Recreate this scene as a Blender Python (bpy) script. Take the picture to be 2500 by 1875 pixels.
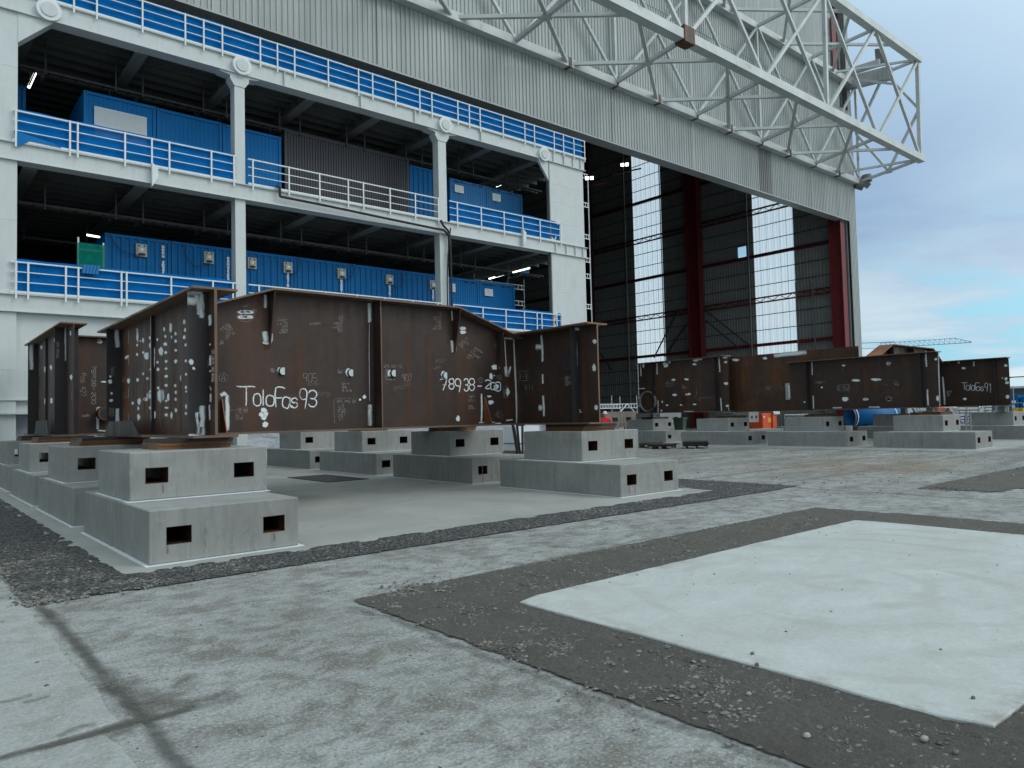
import bpy, math, random
from mathutils import Vector, Matrix, noise
random.seed(7)
for o in list(bpy.data.objects): bpy.data.objects.remove(o)
C = bpy.context.scene.collection
R = math.radians

# ------------------------------------------------------------------ camera
YAW, PITCH, ROLL, FPX, CH = 0.86856733, 0.04394396, -0.02409483, 1794.06, 1.7
fw_ = Vector((math.cos(YAW)*math.cos(PITCH), math.sin(YAW)*math.cos(PITCH), math.sin(PITCH)))
r0_ = Vector((math.sin(YAW), -math.cos(YAW), 0)); u0_ = r0_.cross(fw_)
RT = r0_*math.cos(ROLL) + u0_*math.sin(ROLL); UP = -r0_*math.sin(ROLL) + u0_*math.cos(ROLL)
cam = bpy.data.cameras.new("camera"); camo = bpy.data.objects.new("camera", cam); C.objects.link(camo)
cam.sensor_width = 36; cam.lens = FPX/2500*36; cam.clip_start = .05; cam.clip_end = 3000
M = Matrix.Identity(4)
for i in range(3):
    M[i][0] = RT[i]; M[i][1] = UP[i]; M[i][2] = -fw_[i]
M[2][3] = CH
camo.matrix_world = M
bpy.context.scene.camera = camo
CP = Vector((0, 0, CH))
# measuring aid: where the sight line of a photo point meets a real plane
def ray(x, y): return fw_ + RT*((x-1250)/FPX) - UP*((y-937.5)/FPX)
def aX(x, y, X): d = ray(x, y); return CP + d*(X/d.x)
def aY(x, y, Y): d = ray(x, y); return CP + d*(Y/d.y)
def aZ(x, y, Z=0.): d = ray(x, y); return CP + d*((Z-CH)/d.z)
def zf(ox, oy, s): return lambda a, b: (ox+a*s, oy+b*s)
z1=zf(0,0,.3617);z2=zf(700,0,.3617);z3=zf(1400,0,.2712);z4=zf(1900,0,.2712);z5=zf(0,500,.3165);z6=zf(500,600,.2712)
z7=zf(900,550,.3165);z8=zf(1400,350,.3617);a1=zf(1440,820,.2441);a2=zf(1960,820,.2441);a3=zf(0,1000,.3617)
b1=zf(0,680,.1356);b2=zf(200,880,.1808);b3=zf(440,660,.1356);b4=zf(1100,720,.1808);b5=zf(1540,800,.2079);b6=zf(2140,780,.1627)

# ------------------------------------------------------------------ light
sc = bpy.context.scene
sc.render.resolution_x, sc.render.resolution_y = 1024, 768
sc.view_settings.view_transform = 'Standard'; sc.view_settings.look = 'None'
sc.view_settings.exposure = -0.42; sc.view_settings.gamma = 1
SD = Vector((.62, -.80, .85)).normalized()          # towards the veiled sun
SUN_E, SKY_K = 0.85, 1.0
sun = bpy.data.lights.new("sun", 'SUN'); suno = bpy.data.objects.new("sun", sun); C.objects.link(suno)
sun.energy = SUN_E; sun.angle = R(20); sun.color = (1, .96, .87)
suno.rotation_euler = SD.to_track_quat('Z', 'Y').to_euler()

class NT:
    """tiny node-tree writer"""
    def __init__(s, t): s.t = t; t.nodes.clear()
    def n(s, typ, **k):
        d = s.t.nodes.new(typ)
        for a, v in k.items():
            if a.startswith('i_'):
                key = a[2:]; key = int(key) if key.isdigit() else key.replace('_', ' ')
                if isinstance(v, bpy.types.NodeSocket): s.t.links.new(v, d.inputs[key])
                else: d.inputs[key].default_value = v
            else: setattr(d, a, v)
        return d
    def math(s, op, a, b=0., clamp=False): return s.n('ShaderNodeMath', operation=op, use_clamp=clamp, i_0=a, i_1=b).outputs[0]
    def mix(s, f, a, b, blend='MIX'):
        f_ = lambda v: (*v, 1) if isinstance(v, tuple) and len(v) == 3 else v
        return s.n('ShaderNodeMixRGB', blend_type=blend, i_0=f, i_1=f_(a), i_2=f_(b)).outputs[0]
    def noise(s, vec, scale, detail=4, rough=.55, dist=0.): return s.n('ShaderNodeTexNoise', i_Vector=vec, i_Scale=scale, i_Detail=detail, i_Roughness=rough, i_Distortion=dist).outputs[0]
    def map(s, v, lo, hi, a=0., b=1.): return s.n('ShaderNodeMapRange', i_0=v, i_1=lo, i_2=hi, i_3=a, i_4=b).outputs[0]
    def scale(s, v, x, y, z, loc=(0,0,0)): return s.n('ShaderNodeMapping', i_Vector=v, i_Scale=(x, y, z), i_Location=loc).outputs[0]
    def pos(s): return s.n('ShaderNodeNewGeometry').outputs['Position']
    def sep(s, v): return s.n('ShaderNodeSeparateXYZ', i_0=v).outputs

w = bpy.data.worlds.new("World"); sc.world = w; w.use_nodes = True
t = NT(w.node_tree)
sky = t.n('ShaderNodeTexSky', sky_type='NISHITA', sun_disc=False, sun_elevation=math.asin(SD.z), sun_rotation=math.atan2(SD.x, SD.y), altitude=0, air_density=1, dust_density=1.5)
g = t.n('ShaderNodeTexCoord').outputs['Generated']
X_, Y_, Z_ = t.sep(g)[:3]
zz = t.math('ADD', t.math('MAXIMUM', Z_, 0.), .11)
pv = t.n('ShaderNodeCombineXYZ', i_0=t.math('DIVIDE', X_, zz), i_1=t.math('DIVIDE', Y_, zz), i_2=0.).outputs[0]
n1 = t.noise(t.scale(pv, .8, .8, 1, (3.1, 1.7, 0)), .9, 8, .6, .15)
n2 = t.noise(t.scale(pv, 1., 1., 1, (7.3, 4.2, 2)), 1.3, 10, .56, .25)
n3 = t.noise(t.scale(pv, 1., 1., 1, (1.3, 9.2, 5)), .45, 3, .5, .3)
elev = t.map(Z_, .0, .38)
# cloud colours: blue-grey masses and paler wisps, brighter near the horizon
ccol = t.mix(t.map(n2, .36, .68), (2.9, 4.7, 7.5), (4.6, 6.9, 9.1))
ccol = t.mix(t.math('MULTIPLY', t.map(Z_, .02, .22, 1., 0.), t.map(n1, .35, .6, 1., .4)), ccol, (10.6, 12.2, 12.2))
ccol = t.mix(t.map(Z_, .18, .4), ccol, (3.1, 4.95, 7.5))
ccol = t.mix(t.map(Z_, .30, .48), ccol, (4.3, 6.7, 9.0))
low = t.map(Z_, .10, .26, 1., 0.)
gap = t.math('MULTIPLY', t.map(n1, .50, .60), t.map(Z_, .09, .24, 1., .15))
skyc = t.mix(.75, t.n('ShaderNodeVectorMath', operation='SCALE', i_0=sky.outputs[0], i_Scale=1.1).outputs[0], (3.8, 9.6, 12.4))
col = t.mix(gap, ccol, skyc)
# the veil is brighter round the hidden sun and overhead
dt = t.n('ShaderNodeVectorMath', operation='DOT_PRODUCT', i_0=g, i_1=tuple(SD)).outputs['Value']
glow = t.math('MULTIPLY', t.math('POWER', t.math('MAXIMUM', dt, 0.), 2.), 1.25)
zen = t.map(Z_, .42, .9, 0., .55)
amp = t.math('ADD', t.math('ADD', 1., glow), zen)
vis = t.n('ShaderNodeVectorMath', operation='DOT_PRODUCT', i_0=g, i_1=(.87, .48, .1)).outputs['Value']
# towards the open west the overcast is plain pale grey
warm = t.mix(t.map(vis, .75, .15), col, (6.2, 7.45, 8.2))
warm = t.mix(t.math('MINIMUM', glow, 1.), warm, (8.0, 8.95, 9.3))
fin = t.n('ShaderNodeVectorMath', operation='SCALE', i_0=warm, i_Scale=amp).outputs[0]
bg = t.n('ShaderNodeBackground', i_Color=fin, i_Strength=.1*SKY_K)
wo = t.n('ShaderNodeOutputWorld'); t.t.links.new(bg.outputs[0], wo.inputs[0])

# ------------------------------------------------------------------ materials
MATS = {}
def newmat(name):
    m = bpy.data.materials.new(name); m.use_nodes = True; MATS[name] = m
    return m, NT(m.node_tree)
def finish(t, col, rough=.6, metal=0., bump=None, bstr=.3, bdist=.01, **k):
    p = t.n('ShaderNodeBsdfPrincipled', **k)
    for s, v in (('Base Color', col), ('Roughness', rough), ('Metallic', metal)):
        if isinstance(v, bpy.types.NodeSocket): t.t.links.new(v, p.inputs[s])
        else: p.inputs[s].default_value = (*v, 1) if isinstance(v, tuple) else v
    if bump is not None:
        b = t.n('ShaderNodeBump', i_Height=bump, i_Strength=bstr, i_Distance=bdist); t.t.links.new(b.outputs[0], p.inputs['Normal'])
    o = t.n('ShaderNodeOutputMaterial'); t.t.links.new(p.outputs[0], o.inputs[0])
    return p
def paint(name, c, rough=.5, metal=0., dirt=(.5, .47, .42), amt=.25, sc_=1.5, streak=True, bump=.0, spec=.5):
    m, t = newmat(name); P = t.pos()
    a = t.noise(P, sc_, 6, .6); v = t.scale(P, 5, 5, .35) if streak else t.scale(P, 3, 3, 3)
    b = t.noise(v, 1.6, 5, .6)
    f = t.math('MULTIPLY', t.math('MULTIPLY', t.map(a, .35, .75), t.map(b, .35, .72)), amt*2.2, True)
    c2 = tuple(x*y for x, y in zip(c, dirt))
    col = t.mix(f, c, c2); col = t.mix(t.map(t.noise(P, 9, 3), .2, .8, 0., .12), col, tuple(min(1, x*1.25) for x in c))
    p = finish(t, col, rough, metal, t.noise(P, 30, 3), .15+bump, .004); p.inputs['Specular IOR Level'].default_value = spec
    return m
paint('white_paint', (.545, .59, .595), .5, amt=.3, dirt=(.72, .70, .66))
paint('rail_white', (.68, .73, .74), .45, amt=.2)
paint('galv', (.40, .43, .435), .5, .25, amt=.45, dirt=(.55, .5, .45), sc_=.7)
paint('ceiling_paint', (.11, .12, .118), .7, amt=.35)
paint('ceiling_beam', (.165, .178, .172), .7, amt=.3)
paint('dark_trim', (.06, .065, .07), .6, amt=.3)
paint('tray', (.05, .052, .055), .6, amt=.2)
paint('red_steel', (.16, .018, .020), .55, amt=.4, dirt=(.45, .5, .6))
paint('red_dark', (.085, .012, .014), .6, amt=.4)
paint('blue_box', (.002, .125, .34), .5, spec=.15, amt=.35, dirt=(.5, .55, .6))
paint('blue_cabin', (.003, .155, .42), .5, spec=.15, amt=.2, dirt=(.6, .6, .65))
paint('blue_light', (.03, .18, .42), .5, spec=.2, amt=.25)
paint('anthracite', (.035, .038, .048), .5, amt=.2)
paint('grey_box', (.42, .42, .38), .5, amt=.25)
paint('white_shutter', (.62, .68, .72), .4, amt=.12)
paint('black_rubber', (.018, .019, .021), .75, amt=.1)
paint('wood', (.22, .15, .09), .8, amt=.5)
paint('pale_wood', (.42, .36, .27), .8, amt=.5)
paint('orange_paint', (.62, .07, .012), .45, amt=.25)
paint('dull_red', (.30, .06, .045), .6, amt=.5)
paint('red_cloth', (.62, .02, .035), .8, amt=.2, streak=False)
paint('hivis', (.45, .75, .03), .7, amt=.1)
paint('reflect', (.72, .74, .72), .4, amt=.1)
paint('helmet', (.75, .77, .76), .3, amt=.08)
paint('skin', (.45, .25, .18), .6, amt=.1)
paint('green_bin', (.05, .10, .06), .5, amt=.2)
paint('green_wall', (.075, .10, .085), .6, amt=.3)
paint('blue_pipe', (.003, .11, .30), .5, spec=.2, amt=.15)
paint('yellow', (.6, .38, .03), .5, amt=.2)
paint('roof_white', (.66, .72, .74), .5, amt=.2)
paint('shed_wall', (.09, .11, .16), .6, amt=.3)
paint('far_grey', (.25, .28, .30), .6, amt=.5)
paint('tan_concrete', (.24, .225, .195), .85, amt=.9, dirt=(.45, .4, .35))
paint('machine_grey', (.15, .155, .155), .5, amt=.3)

def steel(name, base, rust, amt, seed=0., dark=1.):
    m, t = newmat(name); P = t.pos()
    a = t.noise(t.scale(P, 1, 1, 1, (seed, 2, 3)), .9, 8, .62, .4)
    b = t.noise(t.scale(P, 7, 7, .55, (seed, 0, 0)), 1., 6, .6)
    cst = t.noise(t.scale(P, .22, .22, .03, (seed, 5, 0)), 5., 3, .5)
    f = t.math('ADD', t.math('MULTIPLY', t.map(a, .42, .72), t.map(b, .3, .75)), t.map(cst, .56, .66, 0., .55))
    f = t.math('MULTIPLY', f, amt, True)
    col = t.mix(t.map(t.noise(P, 3.5, 5), .3, .75), base, tuple(x*.62 for x in base))
    col = t.mix(f, col, rust)
    col = t.mix(t.map(t.noise(P, 26, 4, .7), .60, .78, 0., .5), col, tuple(x*1.5 for x in rust))
    rg = t.map(b, .3, .7, .42, .68)
    finish(t, col, rg, .15, t.noise(P, 45, 5, .65), .25, .004)
steel('mill_steel', (.040, .0245, .0195), (.088, .036, .016), .8)
steel('left_web', (.046, .022, .015), (.125, .042, .013), 1.25, 12.)
steel('dark_plate', (.023, .022, .024), (.05, .025, .014), .45, 4.)
steel('rusty_web', (.060, .030, .017), (.155, .060, .016), 1.2, 9.)
steel('rust_edge', (.15, .10, .068), (.23, .115, .055), .9, 2.)
steel('orange_rust', (.20, .065, .022), (.30, .11, .035), 1., 3.)
steel('liner', (.035, .018, .010), (.12, .042, .014), 1.1, 8.)
steel('shim_rust', (.13, .055, .022), (.26, .12, .035), .9, 6.)

m, t = newmat('block_concrete'); P = t.pos()
oi = t.n('ShaderNodeObjectInfo').outputs['Random']
a = t.noise(P, 1.3, 7, .62, .3); b = t.noise(t.scale(P, 9, 9, 1.1), 1., 5, .6); c_ = t.noise(P, 5, 6, .65)
fn = t.noise(P, 90, 3, .7)
col = t.mix(t.map(a, .3, .7), (.215, .222, .212), (.30, .308, .295))
col = t.mix(t.map(b, .50, .70, 0., .5), col, (.155, .16, .15))
col = t.mix(t.map(c_, .56, .72, 0., .4), col, (.40, .415, .40))
col = t.mix(t.map(t.noise(t.scale(P, 22, 22, .9), 1., 5, .75), .58, .68, 0., .35), col, (.38, .395, .38))
col = t.mix(t.map(t.noise(P, .8, 5, .6), .56, .7, 0., .45), col, (.20, .19, .165))
col = t.mix(t.map(fn, .62, .8, 0., .5), col, (.13, .135, .13))
col = t.mix(t.map(oi, 0, 1, 0., .22), col, (.17, .185, .185))
finish(t, col, .82, 0., t.math('ADD', fn, t.math('MULTIPLY', c_, 2.)), .22, .004)

def old_ground(nm, lift):
    m, t = newmat(nm); P = t.pos()
    big = t.noise(P, .55, 7, .6, .4); mid = t.noise(P, 2.6, 8, .68, .5); fine = t.noise(P, 42, 6, .82); spk = t.n('ShaderNodeTexVoronoi', i_Vector=P, i_Scale=55., feature='F1'); lep = t.noise(t.scale(P, 1.6, 3.2, 1), 2.4, 8, .72, .3)
    px, py, pz = t.sep(P)[:3]
    far = t.map(px, 13., 26.)
    col = t.mix(t.map(big, .35, .68), (.33, .345, .34), (.235, .248, .24))
    col = t.mix(t.math('MULTIPLY', t.map(mid, .47, .60), t.map(big, .3, .62, .45, 1.)), col, (.125, .122, .10))
    col = t.mix(t.map(t.noise(P, 6, 9, .75, .5), .54, .68, 0., .65), col, (.135, .13, .105))
    col = t.mix(t.map(t.noise(P, .9, 6, .6, .2), .55, .70, 0., .5), col, (.42, .45, .45))
    col = t.mix(t.math('MULTIPLY', t.map(lep, .50, .60, 0., .7), t.map(px, -1., 2.5, .25, 1.)), col, (.15, .15, .135))
    col = t.mix(t.map(fine, .52, .66, 0., .8), col, (.09, .09, .08))
    col = t.mix(t.map(fine, .48, .34, 0., .75), col, (.52, .54, .53))
    # broad worn and stained tracks between the pads, ochre mud patch
    tr = t.noise(t.scale(P, .11, .5, 1), 1.6, 7, .62, .6)
    col = t.mix(t.math('MULTIPLY', far, t.map(tr, .42, .62, 0., .85)), col, (.125, .13, .115))
    mud = t.math('MULTIPLY', t.math('MULTIPLY', t.map(px, 17., 20.), t.map(px, 27., 23.)), t.math('MULTIPLY', t.map(py, 6.8, 8.6), t.map(py, 13.5, 11.)))
    col = t.mix(t.math('MULTIPLY', mud, t.map(t.noise(P, .8, 7, .65), .38, .6, 0., .75)), col, (.20, .135, .075))
    def joint(v, at_, wd, vec):
        wob = t.math('ADD', v, t.math('MULTIPLY', t.math('SUBTRACT', t.noise(vec, 1.6, 5), .5), wd*3))
        d = t.math('ABSOLUTE', t.math('SUBTRACT', wob, at_)); return t.map(d, wd*.35, wd*1.4, 1., 0.)
    j = joint(px, 1.12, .05, P)
    jy = t.math('MULTIPLY', joint(py, 4.68, .05, P), t.map(px, 1.9, 1.3))
    j2 = t.math('MULTIPLY', joint(py, 11.35, .05, P), t.map(px, 15, 16)); j3 = t.math('MULTIPLY', joint(px, 15.05, .05, P), t.map(py, 9, 8))
    j4 = t.math('MULTIPLY', joint(px, 21., .05, P), t.map(px, 15, 16)); j5 = t.math('MULTIPLY', joint(py, 9.1, .035, P), t.map(px, 15, 16))
    jj = t.math('MAXIMUM', t.math('MAXIMUM', jy, j2), t.math('MAXIMUM', t.math('MAXIMUM', j3, j5), j4))
    jj = t.math('MAXIMUM', jj, t.math('MULTIPLY', j, t.map(py, 8.9, 8.2, 0., 1.)))
    col = t.mix(t.math('MULTIPLY', jj, t.map(mid, .3, .55, .55, .95)), col, (.075, .078, .072))
    if lift: col = t.mix(.45, col, (.40, .42, .415))
    finish(t, col, .88, 0., t.math('ADD', t.math('MULTIPLY', fine, 1.), t.math('ADD', t.math('MULTIPLY', mid, 1.6), t.math('MULTIPLY', spk.outputs['Distance'], .8))), .55, .012)
    
    
old_ground('old_ground', False); old_ground('pale_ground', True)
m, t = newmat('new_slab'); P = t.pos()
wv = t.noise(t.scale(P, .9, 1.5, 1), 1.5, 10, .7, .5); big = t.noise(P, .7, 5, .6, .5); fine = t.noise(P, 70, 4, .7)
br = t.noise(t.scale(P, 3, 22, 1), 2., 4, .6, .4)
col = t.mix(t.map(wv, .32, .68), (.46, .49, .49), (.36, .38, .36))
col = t.mix(t.map(big, .46, .66, 0., .6), col, (.34, .355, .33))
col = t.mix(t.map(t.noise(P, 3.2, 7, .65), .62, .72, 0., .45), col, (.54, .575, .575))
col = t.mix(t.map(br, .55, .75, 0., .3), col, (.34, .36, .35))
col = t.mix(t.map(t.noise(P, 14, 7, .72, .5), .66, .74, 0., .7), col, (.15, .135, .11))
col = t.mix(t.map(fine, .56, .72, 0., .4), col, (.27, .28, .265)); col = t.mix(t.map(t.noise(P, 24, 8, .8), .35, .6, .35, 0.), col, (.55, .59, .60))
px, py, pz = t.sep(P)[:3]
ed = t.math('MINIMUM', t.math('MINIMUM', t.math('SUBTRACT', px, 4.34), t.math('SUBTRACT', 11.05, px)), t.math('MINIMUM', t.math('SUBTRACT', py, 1.39), t.math('SUBTRACT', 5.17, py)))
en = t.noise(P, 3.2, 9, .75, .3)
col = t.mix(t.math('MULTIPLY', t.map(t.math('ABSOLUTE', ed), .22, .0), t.map(en, .50, .64, 0., .75)), col, (.24, .225, .19))
col = t.mix(t.math('MULTIPLY', t.map(t.noise(P, 2.1, 9, .78, .6), .56, .66, 0., .5), t.map(t.noise(P, .6, 3), .4, .6)), col, (.27, .265, .235))
rg = t.n('ShaderNodeTexWave', i_Vector=t.scale(P, 1, 1, 0, (-6.9, -3.4, 0)), wave_type='RINGS', rings_direction='Z', i_Scale=.55, i_Distortion=5., i_Detail=4., i_Detail_Scale=1.4).outputs['Fac']
col = t.mix(t.math('MULTIPLY', t.map(rg, .7, .95, 0., .5), t.map(t.noise(P, .9, 4), .42, .6)), col, (.335, .345, .315))
finish(t, col, .8, 0., t.math('ADD', fine, t.math('MULTIPLY', t.noise(P, 9, 8, .75), 1.2)), .45, .006)

m, t = newmat('pad_concrete'); P = t.pos()
big = t.noise(P, .6, 7, .62, .6); fine = t.noise(P, 80, 3, .7)
col = t.mix(t.map(big, .33, .68), (.33, .345, .325), (.25, .262, .245))
col = t.mix(t.map(t.noise(P, 2.2, 6, .6, .5), .58, .72, 0., .4), col, (.19, .195, .18))
col = t.mix(t.map(fine, .62, .8, 0., .35), col, (.15, .155, .15))
finish(t, col, .75, 0., t.math('ADD', fine, t.noise(P, 6, 4)), .2, .004)

m, t = newmat('gravel_bed'); P = t.pos()
v = t.n('ShaderNodeTexVoronoi', i_Vector=P, i_Scale=38.); v2 = t.n('ShaderNodeTexVoronoi', i_Vector=P, i_Scale=95.)
big = t.noise(P, 1.4, 6, .6, .3)
col = t.mix(t.map(t.noise(P, 30, 8, .8), .32, .68), (.092, .090, .078), (.175, .17, .148))
bw = t.n('ShaderNodeRGBToBW', i_0=v.outputs['Color']).outputs[0]
col = t.mix(t.math('MULTIPLY', t.map(bw, .62, .9, 0., .5), t.map(t.noise(P, 2.5, 4), .42, .62)), col, (.20, .20, .185))
col = t.mix(t.map(big, .42, .64, 0., .5), col, (.105, .093, .073)); col = t.mix(t.map(t.noise(P, 4.5, 9, .75, .4), .52, .66, 0., .6), col, (.165, .16, .14)); col = t.mix(t.map(t.noise(P, 70, 5, .8), .58, .70, 0., .4), col, (.045, .043, .037))
px, py, pz = t.sep(P)[:3]
lf = t.math('MULTIPLY', t.map(py, 6.8, 7.6), 1.)
col = t.mix(lf, col, t.mix(t.map(bw, .35, .85), (.028, .029, .030), (.17, .175, .17)))
hh = t.math('ADD', t.math('SUBTRACT', 1., v.outputs['Distance']), t.math('MULTIPLY', v2.outputs['Distance'], -.6))
p = finish(t, col, .9, 0., t.math('ADD', t.math('MULTIPLY', hh, .8), t.math('MULTIPLY', t.noise(P, 22, 9, .82), 2.4)), 1., .022)
al = t.n('ShaderNodeAttribute', attribute_name='a').outputs['Fac']
en = t.noise(P, 5, 8, .7)
fa = t.map(t.math('ADD', al, t.math('MULTIPLY', t.math('SUBTRACT', en, .5), .9)), .42, .52)
tr_ = t.n('ShaderNodeBsdfTransparent'); mx = t.n('ShaderNodeMixShader', i_0=fa); t.t.links.new(tr_.outputs[0], mx.inputs[1]); t.t.links.new(p.outputs[0], mx.inputs[2])
t.t.links.new(mx.outputs[0], [n for n in t.t.nodes if n.type == 'OUTPUT_MATERIAL'][0].inputs[0])

m, t = newmat('stone'); P = t.pos(); v = t.n('ShaderNodeTexVoronoi', i_Vector=P, i_Scale=22.)
bw = t.n('ShaderNodeRGBToBW', i_0=v.outputs['Color']).outputs[0]
col = t.mix(t.map(bw, .25, .85), (.08, .08, .074), (.215, .212, .19)); finish(t, col, .85, 0., t.noise(P, 90, 4), .3, .003)

m, t = newmat('cladding'); P = t.pos()
st = t.noise(t.scale(P, 3.5, 3.5, .05), 1., 6, .65); st2 = t.noise(t.scale(P, .9, .9, .02), 1., 4, .6); bl = t.noise(P, .35, 5, .6)
col = t.mix(t.map(st, .3, .7), (.36, .39, .385), (.50, .53, .52))
col = t.mix(t.map(st2, .45, .7, 0., .5), col, (.29, .315, .31))
col = t.mix(t.map(t.noise(t.scale(P, 2, 2, .6), 1.2, 7, .7), .64, .76, 0., .7), col, (.20, .20, .19))
px, py, pz = t.sep(P)[:3]
finish(t, col, .5, .1, t.noise(P, 12, 3), .1, .004)
m, t = newmat('cladding_stained'); P = t.pos()
st = t.noise(t.scale(P, 3.5, 3.5, .08), 1., 6, .65)
finish(t, t.mix(t.map(st, .3, .7), (.15, .16, .165), (.30, .31, .31)), .5, .1)
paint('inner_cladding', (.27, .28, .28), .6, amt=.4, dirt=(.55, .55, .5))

m, t = newmat('chord_paint'); P = t.pos()
st = t.noise(P, 1.3, 8, .68, .3)
col = t.mix(t.map(t.noise(P, .6, 4), .35, .65), (.56, .60, .60), (.45, .485, .49))
col = t.mix(t.map(st, .60, .74, 0., .65), col, (.17, .155, .13))
col = t.mix(t.map(t.noise(P, 2.7, 6, .7), .70, .78, 0., .8), col, (.20, .08, .035)); finish(t, col, .5, .1, t.noise(P, 20, 4), .2, .004)

def alpha_mat(name, c, lo, hi, nscale, mx_=.95, rough=.7):
    m, t = newmat(name); P = t.pos()
    p = finish(t, c, rough)
    al = t.n('ShaderNodeAttribute', attribute_name='a').outputs['Fac']
    q = t.math('MULTIPLY', al, t.map(t.noise(P, nscale, 8, .78), .3, .7, .2 if name == 'dirt_film' else (.1 if name == 'spray' else .5), 1.6 if name == 'spray' else 1.45))
    fa = t.map(q, lo, hi, 0., mx_)
    a_ = t.n('ShaderNodeBsdfTransparent'); x_ = t.n('ShaderNodeMixShader', i_0=fa); t.t.links.new(a_.outputs[0], x_.inputs[1]); t.t.links.new(p.outputs[0], x_.inputs[2])
    t.t.links.new(x_.outputs[0], [n for n in t.t.nodes if n.type == 'OUTPUT_MATERIAL'][0].inputs[0])
alpha_mat('spray', (.74, .80, .82), .04, .55, 26, 1.)
alpha_mat('primer', (.66, .72, .73), .05, .5, 10, .97)
alpha_mat('chalk', (.52, .50, .47), .1, .95, 60, .62)
alpha_mat('chalk_faint', (.32, .31, .30), .05, .9, 40, .45)
alpha_mat('rust_patch', (.13, .055, .025), .05, .9, 6, .5)
alpha_mat('white_letter', (.72, .76, .80), .0, .3, 5, 1.)
alpha_mat('dirt_film', (.115, .112, .095), .25, 1.1, 22, .5, .9)
alpha_mat('efflorescence', (.42, .44, .435), .15, 1.2, 12, .5, .9)

def see_through(name, c, f, rough=.5, bright=1.):
    m, t = newmat(name); P = t.pos()
    p = finish(t, t.mix(t.map(t.noise(P, 2., 5), .3, .7), c, tuple(x*.7 for x in c)), .8); p.inputs['Specular IOR Level'].default_value = .05
    a_ = t.n('ShaderNodeBsdfTransparent', i_Color=(min(1, bright), min(1, bright), min(1, bright), 1)); x_ = t.n('ShaderNodeMixShader', i_0=f)
    t.t.links.new(a_.outputs[0], x_.inputs[1]); t.t.links.new(p.outputs[0], x_.inputs[2])
    t.t.links.new(x_.outputs[0], [n for n in t.t.nodes if n.type == 'OUTPUT_MATERIAL'][0].inputs[0])
see_through('blue_net', (.002, .15, .47), .95)
see_through('green_net', (.005, .20, .15), .75)
m, t = newmat('translucent_sheet'); P = t.pos()
ns = t.noise(t.scale(P, 1, 4, .1), 1.2, 5)
tl = t.n('ShaderNodeBsdfTranslucent', i_Color=(.93, .97, .98, 1)); tp = t.n('ShaderNodeBsdfTransparent', i_Color=(.97, .99, 1, 1)); mx = t.n('ShaderNodeMixShader', i_0=t.map(ns, .3, .7, .72, .86))
t.t.links.new(tp.outputs[0], mx.inputs[1]); t.t.links.new(tl.outputs[0], mx.inputs[2]); o = t.n('ShaderNodeOutputMaterial'); t.t.links.new(mx.outputs[0], o.inputs[0])
m, t = newmat('tarp'); P = t.pos(); n_ = t.noise(t.scale(P, 1, 1, 2.2), 1.4, 6, .6, 1.2)
finish(t, t.mix(t.map(n_, .3, .7), (.42, .45, .52), (.58, .62, .68)), .45, 0., n_, .9, .12)
m, t = newmat('glass_dark'); finish(t, (.03, .04, .05), .12)
m, t = newmat('paper'); finish(t, (.75, .78, .82), .6)
def lampmat(name, c, s):
    m, t = newmat(name); e = t.n('ShaderNodeEmission', i_Color=(*c, 1), i_Strength=s); o = t.n('ShaderNodeOutputMaterial'); t.t.links.new(e.outputs[0], o.inputs[0])
lampmat('tube_light', (.92, 1, .88), 5.); lampmat('flood_light', (1, .98, .85), 9.)

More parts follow.
